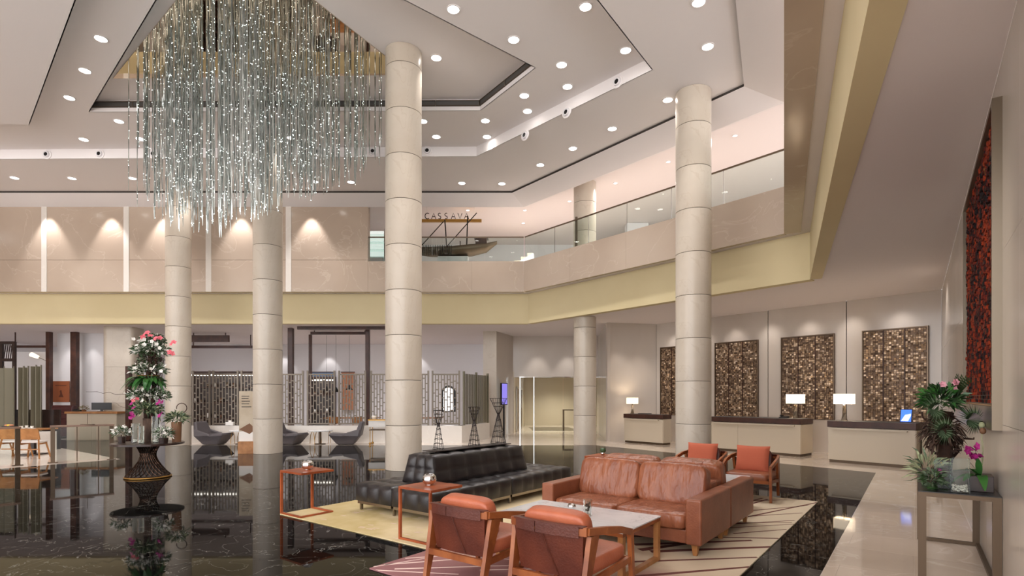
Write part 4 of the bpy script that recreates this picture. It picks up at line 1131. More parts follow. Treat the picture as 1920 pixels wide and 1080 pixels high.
# ================================================================== FLOWER TABLE
FT = Vector((-7.65, 11.55, .004)); HT = .73
g = thing('flower_table', 'round dark table on a woven bronze hourglass base, carrying the flowers', 'table', FT)
MB().lathe([(.64, HT-.045), (.66, HT-.04), (.66, HT-.006), (.65, HT), (.01, HT)], 48, cap=True).build('top', 'wood_dark', g)
prof = [(.38, .0), (.41, .02), (.40, .05), (.33, .12), (.25, .23), (.18, .34), (.145, .44), (.145, .51), (.18, .60), (.225, .685)]
MB().lathe([(r-.02, z) for r, z in prof], 32).build('core', 'gap_dark', g, smooth=True)
def rz(u):
    f_ = u*(len(prof)-1); i = min(int(f_), len(prof)-2); t_ = f_-i
    return prof[i][0]+(prof[i+1][0]-prof[i][0])*t_, prof[i][1]+(prof[i+1][1]-prof[i][1])*t_
for sg in (1, -1):
    for k in range(26):
        pts = []
        for i in range(19):
            u = i/18; r, z = rz(u); a = 2*PI*k/26+sg*u*1.5; pts.append(((r)*math.cos(a), r*math.sin(a), z))
        MB().tube(pts, .007, 5).build('woven_strand', 'woven_bronze', g)
MB().tube([(.415*math.cos(2*PI*j/36), .415*math.sin(2*PI*j/36), .018) for j in range(36)], .018, 8, closed=True).build('base_ring', 'gold', g, smooth=True)
def fx(px, py, dy=0.0):
    """point on the flower table's depth plane, relative to the top centre"""
    p = PY(px, py, FT.y+dy); return Vector((p.x-FT.x, dy, p.z-FT.z-HT))
def on_top(x, y): return (FT.x+x, FT.y+y, FT.z+HT)
rr = random.Random(77)
g = thing('tall_flower_arrangement', 'towering arrangement of orchids, leaves and vines on the round table', 'floral arrangement', on_top(-.02, .05))
MB().tube([(-.02, 0, 0), (-.01, 0, .25), (0, .01, .5)], [.105, .10, .115], 14).build('log_vase', 'bark', g, smooth=True)
MB().tube([(-.06, .03, .45), (-.08, .05, .9), (-.02, .02, 1.4), (.05, .0, 1.9), (.08, .02, 2.2)], [.06, .05, .05, .045, .03], 10).build('trunk', 'bark_dark', g, smooth=True)
MB().tube([(.05, .05, .45), (.09, 0, 1.0), (.12, .04, 1.5), (.1, .02, 2.0)], [.05, .045, .04, .03], 10).build('trunk', 'bark_dark', g, smooth=True)
for i in range(26):
    a = rr.uniform(0, 6.28); r = rr.uniform(.12, .3); z = rr.uniform(1.15, 1.75)
    twig(rr, (r*math.cos(a), r*math.sin(a)*.8, z), (r*1.1*math.cos(a+.5), r*.8*math.sin(a+.5), z+rr.uniform(.25, .5)), .008, .035).build('vine', 'bark_dark', g)
for i in range(6):
    x = rr.uniform(.22, .3); twig(rr, (x, -.1, rr.uniform(.3, .8)), (x+.04, -.05, rr.uniform(1.3, 1.8)), .006, .03).build('vine', 'bark_dark', g)
twig(rr, (-.2, 0, 1.0), (-1.25, -.1, 1.06), .007, .03, 9).build('bare_branch', 'bark', g)
twig(rr, (-.2, 0, .62), (-.7, -.1, .85), .005, .03, 9).build('bare_branch', 'bark', g)
def clump(c, rad, n, L, wd, mats):
    mb = MB(); leaves(mb, c, rad, n, L, wd, rr, len(mats)); tag(mb.build('foliage', mats, g), None, kind='stuff')
clump((.08, 0, 2.14), (.22, .2, .14), 620, .085, .035, ['leaf_grey', 'leaf_green', 'leaf_green', 'petal_white'])
clump((.05, 0, 1.93), (.38, .28, .14), 800, .085, .035, ['leaf_grey', 'leaf_green', 'petal_white'])
clump((0.02, 0, 1.74), (.22, .2, .12), 260, .09, .03, ['leaf_green', 'bark_dark', 'leaf_grey'])
clump((0, 0, 1.25), (.3, .22, .14), 300, .12, .035, ['leaf_green', 'leaf_bright'])
clump((0, 0, 1.52), (.36, .26, .14), 640, .09, .032, ['leaf_green', 'leaf_grey', 'petal_white'])
clump((.0, 0, .98), (.42, .3, .15), 820, .09, .035, ['leaf_grey', 'leaf_green', 'petal_white'])
clump((-.02, -.05, .68), (.3, .24, .16), 700, .1, .03, ['leaf_green', 'leaf_pale', 'leaf_grey'])
for i in range(20):
    a = rr.uniform(0, 6.28); d = (math.cos(a), math.sin(a)*.8-.35, rr.uniform(-.1, .7))
    blade((.12*math.cos(a), .1*math.sin(a)-.05, 1.33), d, rr.uniform(.26, .4), .1, rr.uniform(.5, 1.1)).build('broad_leaf', 'leaf_bright', g, smooth=True)
for px, py in ((272,627),(282,630),(268,632),(292,635),(277,624)): c = fx(px, py, -.2); bloom(c+Vector((.02,-.05,0)), .06, rr).build('flower', 'petal_pink', g)
for px, py in ((322,645),(326,642),(318,660),(323,663),(300,634)): c = fx(px, py, -.12); bloom(c+Vector((.02,-.05,0)), .06, rr).build('flower', 'petal_pink', g)
for px, py in ((250,750),(257,748),(247,757),(251,765),(247,775),(245,783),(249,780),(300,752),(305,754),(296,757),(303,776),(299,780)):
    c = fx(px, py, -.2); bloom(c+Vector((.02,-.05,0)), .05, rr).build('flower', 'petal_magenta' if py > 756 or px > 290 else 'petal_pink', g)
for i in range(16):
    c = fx(rr.uniform(248, 315), rr.choice((640, 650, 735, 745, 690))+rr.uniform(-6, 6), -.25); bloom(c, .045, rr).build('flower', 'petal_white', g)
MB().tube([(.2*math.cos(2*PI*j/24), .16*math.sin(2*PI*j/24), 1.4) for j in range(24)], .012, 6, closed=True).build('gold_band', 'gold', g)
def cyl_glass(x, y, r, h, label):
    gg = thing('glass_vase', label, 'vase', on_top(x, y))
    MB().lathe([(.005, .01), (r-.006, .01), (r-.006, h), (r, h), (r, 0), (.005, 0)], 24, cap=False).build('glass_wall', 'glass_thin', gg)
    mb = MB()
    for i in range(40):
        a = rr.uniform(0, 6.28); q = rr.uniform(0, r-.02); mb.pillow((q*math.cos(a), q*math.sin(a), .02+rr.uniform(0, .04)), (.014,.012,.01), 1, 1, 7, 4)
    tag(mb.build('pebbles', 'pebble', gg, smooth=True), None, kind='stuff')
cyl_glass(.20, -.06, .085, .56, 'tall clear glass cylinder right of the bark vase on the flower table')
cyl_glass(-.22, -.06, .085, .40, 'clear glass cylinder left of the bark vase on the flower table')
cyl_glass(.05, -.30, .06, .36, 'slim clear glass cylinder at the front of the flower table')
bush(on_top(-.47, -.12), (.17, .15, .13), 220, .08, .03, ['leaf_grey', 'leaf_green', 'petal_white'], 'low pot of white flowers at the left edge of the flower table', 51, (.075, .13, 'wood_dark'), blooms=(('petal_white', 8, .04),))
bush(on_top(.45, -.2), (.16, .15, .14), 240, .08, .03, ['leaf_green', 'leaf_grey', 'petal_white'], 'low pot of leafy white flowers at the front right of the flower table', 52, (.09, .11, 'wood_dark'), blooms=(('petal_white', 5, .035),))
gq = bush(on_top(.5, .16), (.2, .17, .13), 240, .12, .03, ['leaf_green', 'leaf_pale', 'leaf_grey'], 'tall brown pot of ferns with a bent twig hoop on the flower table', 53, (.10, .42, 'terracotta'))
MB().tube([(.12+.11*math.cos(a), -.02, .72+.1*math.sin(a)) for a in [k*.35-1.2 for k in range(14)]], .009, 6).build('twig_hoop', 'bark', gq)

# ================================================================== LOUNGE BY THE RESTAURANT
def lounge_chair(label, loc, rot):
    g = thing('lounge_chair', label, 'lounge chair', loc, rot)
    MB().hexa([(-.30,-.26,0),(.26,-.24,0),(.26,.24,0),(-.30,.26,0)], [(-.52,-.42,.30),(.56,-.36,.38),(.56,.36,.38),(-.52,.42,.30)]).build('shell', 'grey_shell', g, bevel=.05, seg=3)
    MB().hexa([(-.54,-.40,.28),(-.34,-.42,.28),(-.34,.42,.28),(-.54,.40,.28)], [(-.66,-.27,.80),(-.52,-.29,.82),(-.52,.29,.82),(-.66,.27,.80)]).build('backrest', 'grey_shell', g, bevel=.045, seg=3)
    for s in (-1, 1): MB().hexa([(-.5,s*.36-.05,.28),(.1,s*.36-.05,.30),(.1,s*.36+.05,.30),(-.5,s*.36+.05,.28)], [(-.56,s*.33-.05,.56),(.0,s*.37-.04,.40),(.0,s*.37+.04,.40),(-.56,s*.33+.05,.56)]).build('arm', 'grey_shell', g, bevel=.03)
    MB().hexa([(-.38,-.31,.30),(.5,-.32,.36),(.5,.32,.36),(-.38,.31,.30)], [(-.38,-.3,.36),(.5,-.31,.41),(.5,.31,.41),(-.38,.3,.36)]).build('seat_pad', 'grey_shell', g, bevel=.02)
    return g
def fl_at(px, y): return ((px-CX)/F_PX*y, y, .004)
lc = lounge_chair('grey shell lounge chair between the flower table and the banner', fl_at(403, 19.6), math.radians(-8))
dup(lc, fl_at(545, 19.65), math.radians(-14), 'grey shell lounge chair half hidden by the column, facing right')
dup(lc, fl_at(648, 19.65), math.radians(188), 'grey shell lounge chair facing left, nearest the trolley')
def hoop_table(label, loc):
    g = thing('cocktail_table', label, 'table', loc)
    MB().lathe([(.40, .46), (.42, .465), (.42, .49), (.4, .495), (.01, .495)], 32).build('top', 'white_marble', g)
    for a in (0, 2.1, 4.2):
        c, s_ = math.cos(a), math.sin(a)
        MB().tube([(.34*c-.12*s_*math.sin(q), .34*s_+.12*c*math.sin(q), .46-.0-.44*abs(math.sin(q/2)) if False else .02+.44*(abs(math.cos(q))**1.0)) for q in [k*PI/12-PI/2 for k in range(13)]][::-1], .01, 6).build('hoop_leg', 'gold', g)
    MB().lathe([(.05, 0), (.05, .46)], 16).build('stem', 'bronze_dark', g)
    MB().lathe([(.2, 0), (.2, .015)], 24).build('base', 'bronze_dark', g)
    return g
ht = hoop_table('round marble cocktail table between the two lounge chairs by the column', fl_at(600, 19.75))
dup(ht, fl_at(453, 19.8), 0, 'round marble cocktail table behind the banner stand')
g = thing('tissue_box', 'small white box on the planter wall behind the left lounge chair', 'box', (fl_at(430, 20.32)[0], 20.37, .64))
MB().box(-.14, -.07, 0, .14, .07, .13).build('carton', 'paper', g, bevel=.008); MB().box(-.05, -.02, .13, .05, .02, .19).build('tissue', 'paper', g)
# trolley
g = thing('drinks_trolley', 'white and brass drinks trolley left of the nearest column', 'trolley', fl_at(712, 19.6), 0)
for x in (-.3, .3):
    for y in (-.18, .18):
        MB().lathe([(.012, .08), (.012, .95)], 10, (x, y, 0)).build('post', 'gold', g); MB().lathe([(.03, 0), (.045, .02), (.045, .06), (.03, .08)], 12, (x, y, 0)).build('wheel', 'gold', g)
MB().box(-.34, -.22, .62, .34, .22, .86).build('cabinet', 'paper', g, bevel=.01); MB().box(-.36, -.24, .86, .36, .24, .89).build('top', 'gold', g); MB().box(-.33, -.2, .50, .33, .2, .54).build('lower_rail', 'bronze_dark', g)
MB().box(-.345, -.225, .63, -.01, -.22, .85).build('door', 'paper', g)
MB().lathe([(.06, .89), (.085, 1.0), (.08, 1.02)], 16, (-.2, 0, 0)).build('ice_bucket', 'petal_white', g, smooth=True)
# banner stand
p = PF(462, 851)
g = thing('banner_stand', 'upright printed banner on a wooden base beside the column', 'sign', (p.x, p.y+.1, .004), math.radians(6))
MB().box(-.25, -.12, 0, .25, .12, .36).build('wooden_base', 'wood_oak', g, bevel=.004)
bd = MB().box(-.25, -.015, .36, .23, .015, 1.86).build('board', 'banner', g)
MB().box(.23, -.025, .36, .26, .025, 1.86).build('edge_profile', 'bronze', g)
for i, (z, w_) in enumerate(((1.70,.22),(1.63,.2),(1.55,.24),(1.47,.22),(1.38,.28))): MB().box(-.18, -.0165, z, -.18+w_, -.015, z+.022).build('text_line', 'ink', bd)
MB().add([(-.25,-.0165,.72),(.05,-.0165,.9),(.23,-.0165,.72),(.05,-.0165,.58)], [(0,1,2,3)]).build('printed_picture', 'terracotta', bd)
MB().add([(-.25,-.0162,.37),(.23,-.0162,.37),(.23,-.0162,.66),(-.25,-.0162,.66)], [(0,1,2,3)]).build('printed_picture', 'paper', bd)

# ---- planter wall and lattice screens
LWY = 20.36
xa, xb = fl_at(345, LWY)[0], fl_at(866, LWY)[0]
struct('wall_planter', MB().box(xa, LWY, 0, xb, LWY+.28, .63).wall((xb, LWY), (-.92, 22.6), 0, .63, .28), 'pale_strip', label='low cream planter wall under the lattice screens')
def lattice(px0, px1, label, seed):
    x0, x1 = fl_at(px0, LWY+.14)[0], fl_at(px1, LWY+.14)[0]; W = x1-x0; H = 1.96
    g = thing('lattice_screen', label, 'screen', (x0, LWY+.14, .635)); rr = random.Random(seed)
    for x in (0, W): MB().box(x-.03, -.03, 0, x+.03, .03, H+.08).build('post', 'lattice', g)
    for z in (.06, H-.06): MB().box(.03, -.02, z-.025, W-.03, .02, z+.025).build('rail', 'lattice', g)
    n = max(3, int(W/.105)); me = MB().box(-.018, -.016, .085, .018, .016, H-.085).mesh('bar', ['lattice'])
    tops = MB().box(-.018, -.016, H-.035, .018, .016, H+.03)
    for i in range(1, n): place('bar', me, g, loc=(W*i/n, 0, 0))
    mb = MB(); dx = W/n
    for i in range(n):
        for k in range(5):
            z = .22+((k+(.5 if i % 2 else 0)+rr.uniform(-.2, .2))*(H-.3)/5)
            if .1 < z < H-.12: mb.box(dx*i+.018, -.014, z-.02, dx*(i+1)-.018, .014, z+.02)
    tag(mb.build('links', 'lattice', g), None, kind='stuff')
lat = [(362,393),(400,446),(453,500),(508,568),(577,627),(636,685),(696,745),(753,803),(811,861)]
for i, (a, b2) in enumerate(lat): lattice(a, b2, f'bronze lattice screen panel on the planter wall, {ORD[i]} from the left', a)
p0, p1 = Vector((-1.80, 20.55)), Vector((-1.0, 22.5)); L = (p1-p0).length
g = thing('slat_screen', 'olive slatted screen turning away beside the stone pier', 'screen', (p0.x, p0.y, .635), math.atan2(p1.y-p0.y, p1.x-p0.x))
for x in (0, L/2, L): MB().box(x-.03, -.035, 0, x+.03, .035, 2.02).build('post', 'fin_olive', g)
for i in range(16):
    x = .06+(L-.12)*i/15
    if abs(x-L/2) > .05: MB().box(x-.035, -.012, .02, x+.035, .012, 1.93).build('slat', 'fin_olive', g, bevel=.004)

# ---- timber posts and beams of the restaurant
def post(px0, px1, y, z1, label, z0=0.0):
    x0, x1 = fl_at(px0, y)[0], fl_at(px1, y)[0]
    tag(MB().box(x0, y-.1, z0, x1, y+.1, z1).build('timber_post', 'wood_brown', bevel=.008), label, 'post')
post(541, 550, 22.6, H_SOF-.01, 'dark timber post behind the lattice just right of the banner column')
post(580, 584, 25.0, H_SOF-.01, 'thin dark timber post deep in the restaurant')
post(686, 693, 22.6, H_SOF-.01, 'dark timber post behind the lattice left of the nearest column')
post(89, 96, 23.9, H_SOF-.01, 'dark timber post left of the terracotta plaque')
post(135, 146, 23.9, H_SOF-.01, 'dark timber post right of the terracotta plaque')
post(238, 245, 21.6, 2.9, 'olive timber panel edge behind the flower table', .0)
for (a, b2, y, z, lab, w_) in ((557, 735, 22.0, 4.40, 'dark timber ceiling beam nearest the atrium beam', .12), (582, 690, 23.4, 4.36, 'second dark timber ceiling beam behind the first', .12),
                               (355, 428, 24.2, 4.12, 'thick dark timber beam left of the banner column', .3), (355, 475, 25.0, 3.92, 'thin dark timber beam below the thick one', .12), (20, 92, 24.0, 3.85, 'dark timber beam left of the plaque posts', .1)):
    x0, x1 = fl_at(a, y)[0], fl_at(b2, y)[0]

    g = thing('timber_beam', lab, 'beam', (x0, y, z)); MB().box(0, 0, 0, x1-x0, .12, w_).build('beam', 'wood_brown', g)
    for xx in (.15, x1-x0-.15): MB().box(xx-.015, .04, w_, xx+.015, .08, H_SOF-z).build('hanger', 'wood_brown', g)
# things seen through the lattice
def cab(px0, px1, y, h, label, shelves):
    x0, x1 = fl_at(px0, y)[0], fl_at(px1, y)[0]; W = x1-x0
    g = thing('display_cabinet', label, 'cabinet', (x0, y, .0))
    MB().box(0, .36, 0, W, .4, h).build('back_panel', 'wood_dark', g)
    for x in (0, W-.04): MB().box(x, 0, 0, x+.04, .36, h).build('side_panel', 'wood_dark', g)
    for k in range(shelves+1): MB().box(.04, 0, (h-.05)*k/shelves, W-.04, .36, (h-.05)*k/shelves+.05).build('shelf', 'wood_brown', g)
    MB().box(.06, .1, h-.2, W-.06, .12, h-.14).build('light_strip', 'lit_panel', g)
    rr = random.Random(px0)
    for k in range(1, shelves):
        for i in range(int(W/.3)):
            if rr.random() < .7:
                r = rr.uniform(.05, .1); MB().lathe([(r*.6, 0), (r, r*.8), (r*.7, r*2), (r*.4, r*2.3)], 12, (.2+i*.3, .18, (h-.05)*k/shelves+.05)).build('jar', rr.choice(['petal_white', 'terracotta', 'bronze', 'paper']), g, smooth=True)
cab(352, 476, 24.6, 2.85, 'dark shelved display cabinet behind the left lattice screens', 4)
cab(580, 626, 27.0, 2.7, 'dark shelved cabinet deep behind the middle lattice screens', 3)
for (a, b2, m_, lab) in ((584, 626, 'blue_panel', 'pale blue wall hanging deep in the restaurant'), (640, 664, 'orange_matte', 'orange wall hanging deep in the restaurant')):
    y = 29.3; x0, x1 = fl_at(a, y)[0], fl_at(b2, y)[0]; g = thing('wall_hanging', lab, 'wall art', (x0, y, 1.0))
    MB().box(0, 0, 0, x1-x0, .05, 2.0).build('panel', m_, g); MB().box(-.03, -.01, 2.0, x1-x0+.03, .06, 2.05).build('rail', 'wood_brown', g)
def dining_table(loc, W, D, label, rot=0):
    g = thing('dining_table', label, 'table', loc, rot); MB().box(-W/2, -D/2, .72, W/2, D/2, .76).build('top', 'wood_oak', g, bevel=.006)
    for x in (-W/3, W/3): MB().box(x-.05, -.05, .03, x+.05, .05, .72).build('pedestal', 'wood_dark', g); MB().box(x-.25, -.25, 0, x+.25, .25, .03).build('foot', 'wood_dark', g)
    return g
def dining_chair(label, loc, rot):
    g = thing('dining_chair', label, 'chair', loc, rot)
    MB().box(-.23, -.22, .43, .23, .22, .48).build('seat', 'seat_white', g, bevel=.015)
    MB().hexa([(-.25,-.23,.52),(.25,-.23,.52),(.25,-.2,.52),(-.25,-.2,.52)], [(-.24,-.3,.82),(.24,-.3,.82),(.24,-.27,.82),(-.24,-.27,.82)]).build('backrest', 'wood_oak', g, bevel=.006)
    for sx in (-1, 1):
        MB().bar((sx*.27, .24, 0), (sx*.19, .17, .44), .035, .035).build('leg', 'wood_oak', g); MB().bar((sx*.27, -.3, 0), (sx*.2, -.2, .56), .035, .035).build('leg', 'wood_oak', g)
        MB().bar((sx*.21, -.19, .40), (sx*.21, .18, .40), .025, .04).build('side_rail', 'wood_oak', g)
    MB().bar((-.22, -.2, .25), (.22, -.2, .25), .02, .03).build('stretcher', 'wood_oak', g)
    return g
dining_table((-7.3, 25.2, 0), 2.4, .9, 'long dining table behind the middle lattice screens')
dining_table((-4.1, 25.2, 0), 1.8, .9, 'dining table behind the right lattice screens')
dc0 = dining_chair('wooden dining chair by the long table behind the lattice', (-7.9, 24.5, 0), .1)
dup(dc0, (-6.8, 24.5, 0), -.1, 'second wooden dining chair by the long table behind the lattice'); dup(dc0, (-4.3, 24.5, 0), 0, 'wooden dining chair behind the lattice right of the nearest column')
for i, (px, py) in enumerate(((612, 733), (630, 735), (655, 731))):
    p = PY(px, py, 25.2); g = thing('pendant_lamp', f'small black pendant lamp behind the lattice, {ORD[i]} from the left', 'lamp', p, 0, 'restaurant pendants')
    MB().lathe([(.16, 0), (.04, .2), (.015, .24)], 16).build('shade', 'black_plastic', g, smooth=True); MB().lathe([(.006, .24), (.006, H_SOF-p.z)], 6).build('cord', 'black_plastic', g)
g = thing('wall_mirror', 'arched dark framed mirror behind the lattice right of the nearest column', 'mirror', PY(841, 748, 26.4))
pts = [(-.3, 0, -.6)]+[(-.3*math.cos(a), 0, .3+.3*math.sin(a)) for a in [k*PI/12 for k in range(13)]]+[(.3, 0, -.6)]
MB().tube(pts, .05, 6, closed=True).build('frame', 'black_plastic', g); MB().add(pts, [tuple(range(len(pts)))]).build('pane', 'chrome', g)

# ---- left side: host desk, dining corner
p = PF(125, 826); g = thing('host_desk', 'pale host desk with a wooden top beside the stone pier', 'desk', (p.x, p.y, .004))
W = 1.95; MB().box(0, 0, 0, W, .55, 1.04).build('body', 'desk_cream', g); MB().box(.01, -.012, .03, W*.5-.004, 0, 1.03).build('front_panel', 'desk_cream', g); MB().box(W*.5+.004, -.012, .03, W-.01, 0, 1.03).build('front_panel', 'desk_cream', g)
MB().box(-.05, -.05, 1.04, W+.05, .6, 1.12).build('top', 'wood_oak', g, bevel=.005)
q = Vector((p.x, p.y, 1.129))
g = thing('computer_monitor', 'black computer monitor on the host desk', 'monitor', q+Vector((1.1, .35, 0)), .1)
MB().box(-.37, -.02, .06, .37, .02, .34).build('screen', 'black_plastic', g, bevel=.008); MB().box(-.04, -.02, .01, .04, .02, .08).build('neck', 'black_plastic', g); MB().box(-.12, -.08, 0, .12, .08, .012).build('foot', 'black_plastic', g)
g = thing('desk_phone', 'dark telephone on the left of the host desk', 'telephone', q+Vector((.2, .3, 0))); MB().box(-.13, -.09, 0, .13, .09, .06).build('body', 'black_plastic', g, bevel=.01); MB().box(-.12, -.08, .06, -.06, .08, .09).build('handset', 'black_plastic', g)
bush(q+Vector((.52, .2, 0)), (.16, .12, .10), 120, .09, .02, ['leaf_pale', 'terracotta'], 'small dried flower basket on the host desk', 61, (.08, .06, 'terracotta'))
y = 24.36; x0, x1 = fl_at(100, y)[0], fl_at(131, y)[0]; pz = PY(100, 754, y).z
g = thing('wall_plaque', 'square terracotta plaque with a small figure on the white wall', 'plaque', (x0, y-.03, pz)); W = x1-x0
pb = MB().box(0, -.01, 0, W, .03, .93).build('board', 'plaque', g, bevel=.006)
MB().box(.12, -.0115, .72, W-.12, -.01, .75).build('text_line', 'plaque_ink', pb); MB().add([(W*.5-.1,-.0115,.22),(W*.5+.12,-.0115,.22),(W*.5+.06,-.0115,.36),(W*.5+.02,-.0115,.55),(W*.5-.05,-.0115,.5),(W*.5-.03,-.0115,.36)], [(0,1,2,3,4,5)]).build('figure', 'plaque_ink', pb)
g = thing('booth_sofa', 'maroon leather booth seat left of the host desk', 'booth', (fl_at(106, 22.6)[0], 22.6, 0), 0)
MB().box(-.45, -.3, .08, .45, .5, .45).build('seat', 'leather_maroon', g, bevel=.03); MB().box(-.45, .3, .45, .45, .52, 1.35).build('backrest', 'leather_maroon', g, bevel=.03); MB().box(-.43, -.28, 0, .43, .48, .08).build('plinth', 'wood_dark', g)
for k in range(3): MB().box(-.43, .26, .5+k*.28, .43, .31, .74+k*.28).build('back_roll', 'leather_maroon', g, bevel=.03)
# low wall with folded fins
yl = 17.3; x0, x1 = fl_at(-90, yl)[0], fl_at(94, yl)[0]
struct('wall_dining', MB().box(x0, yl, 0, x1, yl+.25, .6), 'pale_strip', label='low white wall behind the dining corner')
tag(MB().box(x0, yl+.55, 0, x1-.15, yl+.6, 1.28).build('booth_divider', 'wood_dark'), 'dark timber panel behind the folded fin screens', 'panel')
for i, (a, b2, top) in enumerate(((-40, -12, 684), (-6, 30, 687), (38, 55, 686), (61, 79, 684))):
    xa_, xb_ = fl_at(a, yl+.12)[0], fl_at(b2, yl+.12)[0]; H = PY(0, top, yl).z-.6
    g = thing('fin_screen', ('olive folded metal fin screen in the dining corner, ' + ORD[i] + ' from the left') if i else 'olive folded metal fin screen beyond the left edge of the dining corner', 'screen', (xa_, yl+.12, .605)); W = xb_-xa_
    n = 4
    for k in range(n):
        xx0, xx1 = W*k/n, W*(k+1)/n; yy0, yy1 = (.07 if k % 2 else -.07), (-.07 if k % 2 else .07)
        MB().wall((xx0, yy0), (xx1, yy1), 0, H-(.0 if k % 2 else .05), .012).build('fold', 'fin_olive', g)
g = thing('timber_pergola', 'dark carved timber pergola above the dining corner', 'pergola', (fl_at(-20, 22.5)[0], 22.5, 2.2)); W = fl_at(27, 22.5)[0]-fl_at(-20, 22.5)[0]
for x in (0, W/2, W): MB().box(x-.05, -.05, -2.2, x+.05, .05, 1.75).build('post', 'wood_dark', g)
for z in (.2, .95, 1.65): MB().box(0, -.06, z, W, .06, z+.12).build('rail', 'wood_dark', g)
for k in range(12):
    if k not in (6,): MB().bar((W*k/12, 0, 1.05), (W*(k+1)/12, 0, 1.68), .02, .03).build('fretwork_bar', 'wood_dark', g)
# wall lamp
p = PY(66, 667, 24.0); g = thing('wall_lamp', 'white swing arm wall lamp left of the timber post', 'lamp', p)
MB().tube([(.0, 0, 0), (.35, .05, -.18), (.5, .1, -.25)], .012, 6).build('arm', 'bronze', g); MB().tube([(-.17, 0, .06), (.12, 0, -.06)], [.10, .07], 14).build('shade', 'shade_on', g)
# table and chairs
p = fl_at(14, 16.1); dining_table((p[0], p[1], .004), 2.2, .9, 'wooden dining table in the left corner by the glass rail', .05)
for i, (px, yy, rz_, lab) in enumerate(((64, 15.2, .25, 'oak dining chair nearest the glass rail in the left corner'), (30, 15.35, .1, 'oak dining chair at the middle of the left corner table'), (-6, 15.4, 0, 'oak dining chair cut by the left picture edge'))):
    dup(dc0, fl_at(px, yy), rz_, lab)
def tabletop(px, yy): p = fl_at(px, yy); return Vector((p[0], p[1], .766))
g = thing('bread_basket', 'black box of bread rolls on the left corner table', 'basket', tabletop(17, 15.9)); MB().box(-.13, -.1, 0, .13, .1, .09).build('box', 'black_plastic', g, bevel=.006)
for k in range(3): MB().pillow((-.07+k*.07, 0, .10), (.05, .06, .035), .9, .9, 10, 6).build('roll', 'petal_yellow' if k % 2 else 'orange_matte', g, smooth=True)
for i, (px, yy, lab) in enumerate(((40, 15.95, 'white cup nearer the bread box on the left corner table'), (60, 16.0, 'white cup at the right end of the left corner table'), (50, 16.25, 'white cup at the back of the left corner table'))):
    g = thing('cup', lab, 'cup', tabletop(px, yy)); MB().lathe([(.05, 0), (.1, .012), (.1, .018), (.03, .016)], 16, cap=False).build('saucer', 'petal_white', g); MB().lathe([(.03, .016), (.045, .08), (.04, .08), (.025, .025)], 16, cap=False).build('bowl', 'petal_white', g)
# glass rails by the dining corner
def bronze_rail(a, b2, label, thin):
    a, b2 = Vector(a), Vector(b2); d = b2-a; L = d.length
    g = thing('glass_rail', label, 'railing', (a.x, a.y, .004), math.atan2(d.y, d.x)); H = .955
    for x in (0, L): MB().box(x-.045, -.045, 0, x+.045, .045, H-.05).build('post', 'bronze_dark', g); MB().box(x-.1, -.06, 0, x+.1, .06, .012).build('base_plate', 'bronze_dark', g)
    for k in thin: MB().box(L*k-.012, -.012, 0, L*k+.012, .012, H-.05).build('baluster', 'bronze_dark', g)
    MB().box(-.06, -.06, H-.05, L+.06, .06, H).build('top_rail', 'rail_wood', g, bevel=.005)
    ks = [0]+list(thin)+[1]
    for k0, k1 in zip(ks[:-1], ks[1:]): MB().box(L*k0+.05, -.006, .03, L*k1-.05, .006, H-.06).build('pane', 'glass_thin', g)
    return g
bronze_rail(PF(99, 868), PF(209, 861.5), 'bronze and glass rail with a wooden top beside the flower table', (.40, .77))
bronze_rail(PF(-60, 880), PF(33, 873), 'bronze and glass rail at the left picture edge', (.5,))
pz = PF(164, 864.5); g = thing('sign_stand', 'small bare sign stand on top of the wooden rail', 'stand', (pz.x, pz.y, .962)); MB().box(-.16, -.045, 0, .16, .045, .015).build('base', 'bronze_dark', g); MB().lathe([(.006, .015), (.006, .3)], 8).build('rod', 'bronze_dark', g)

# ================================================================== LIFT LOBBY
gx0, gx1 = fl_at(975, LOB)[0], 4.0
g = thing('glass_portal', 'frameless glass entrance with lit edges to the lift lobby', 'glass door', (gx0, LOB-.05, .004))
ks = [0, fl_at(1001, LOB)[0]-gx0, 2.0, gx1-gx0-.02]
for a, b2 in zip(ks[:-1], ks[1:]): MB().box(a+.015, -.008, 0, b2-.015, .008, 2.6).build('pane', 'glass_thin', g)
for k in ks[:2]: MB().box(k-.013, -.02, 0, k+.013, .02, 2.62).build('lit_edge', 'lit_edge', g)
MB().box(-.02, -.02, 2.6, ks[-1], .02, 2.63).build('top_rail', 'chrome', g)
for i, (ya, yb) in enumerate(((26.6, 27.7), (29.0, 30.1))):
    a = Vector((.1+(.65)*(ya-LOB)/7.4+.02, ya)); b2 = Vector((.1+.65*(yb-LOB)/7.4+.02, yb)); g = thing('lift_door', ('nearer' if i == 0 else 'farther')+' steel lift door on the left of the lobby', 'lift door', (a.x, a.y, .004), math.atan2(b2.y-a.y, b2.x-a.x)); L = (b2-a).length
    MB().box(0, -.03, 0, L/2-.003, -.01, 2.1).build('leaf', 'bronze', g); MB().box(L/2+.003, -.03, 0, L, -.01, 2.1).build('leaf', 'bronze', g); MB().box(-.08, -.05, 0, 0, -.005, 2.2).build('jamb', 'pale_strip', g); MB().box(L, -.05, 0, L+.08, -.005, 2.2).build('jamb', 'pale_strip', g); MB().box(-.08, -.05, 2.1, L+.08, -.005, 2.2).build('lintel', 'pale_strip', g)
for i, (x, yy) in enumerate(((1.9, 27.3), (2.3, 29.6))):
    g = thing('ceiling_light', ('nearer' if i == 0 else 'farther')+' bright light panel in the lift lobby ceiling', 'light', (x, yy, 2.845)); MB().box(-.7, -.25, -.03, .7, .25, -.01).build('diffuser', 'lit_panel', g); MB().box(-.75, -.3, -.012, .75, .3, 0).build('frame', 'white_paint', g)
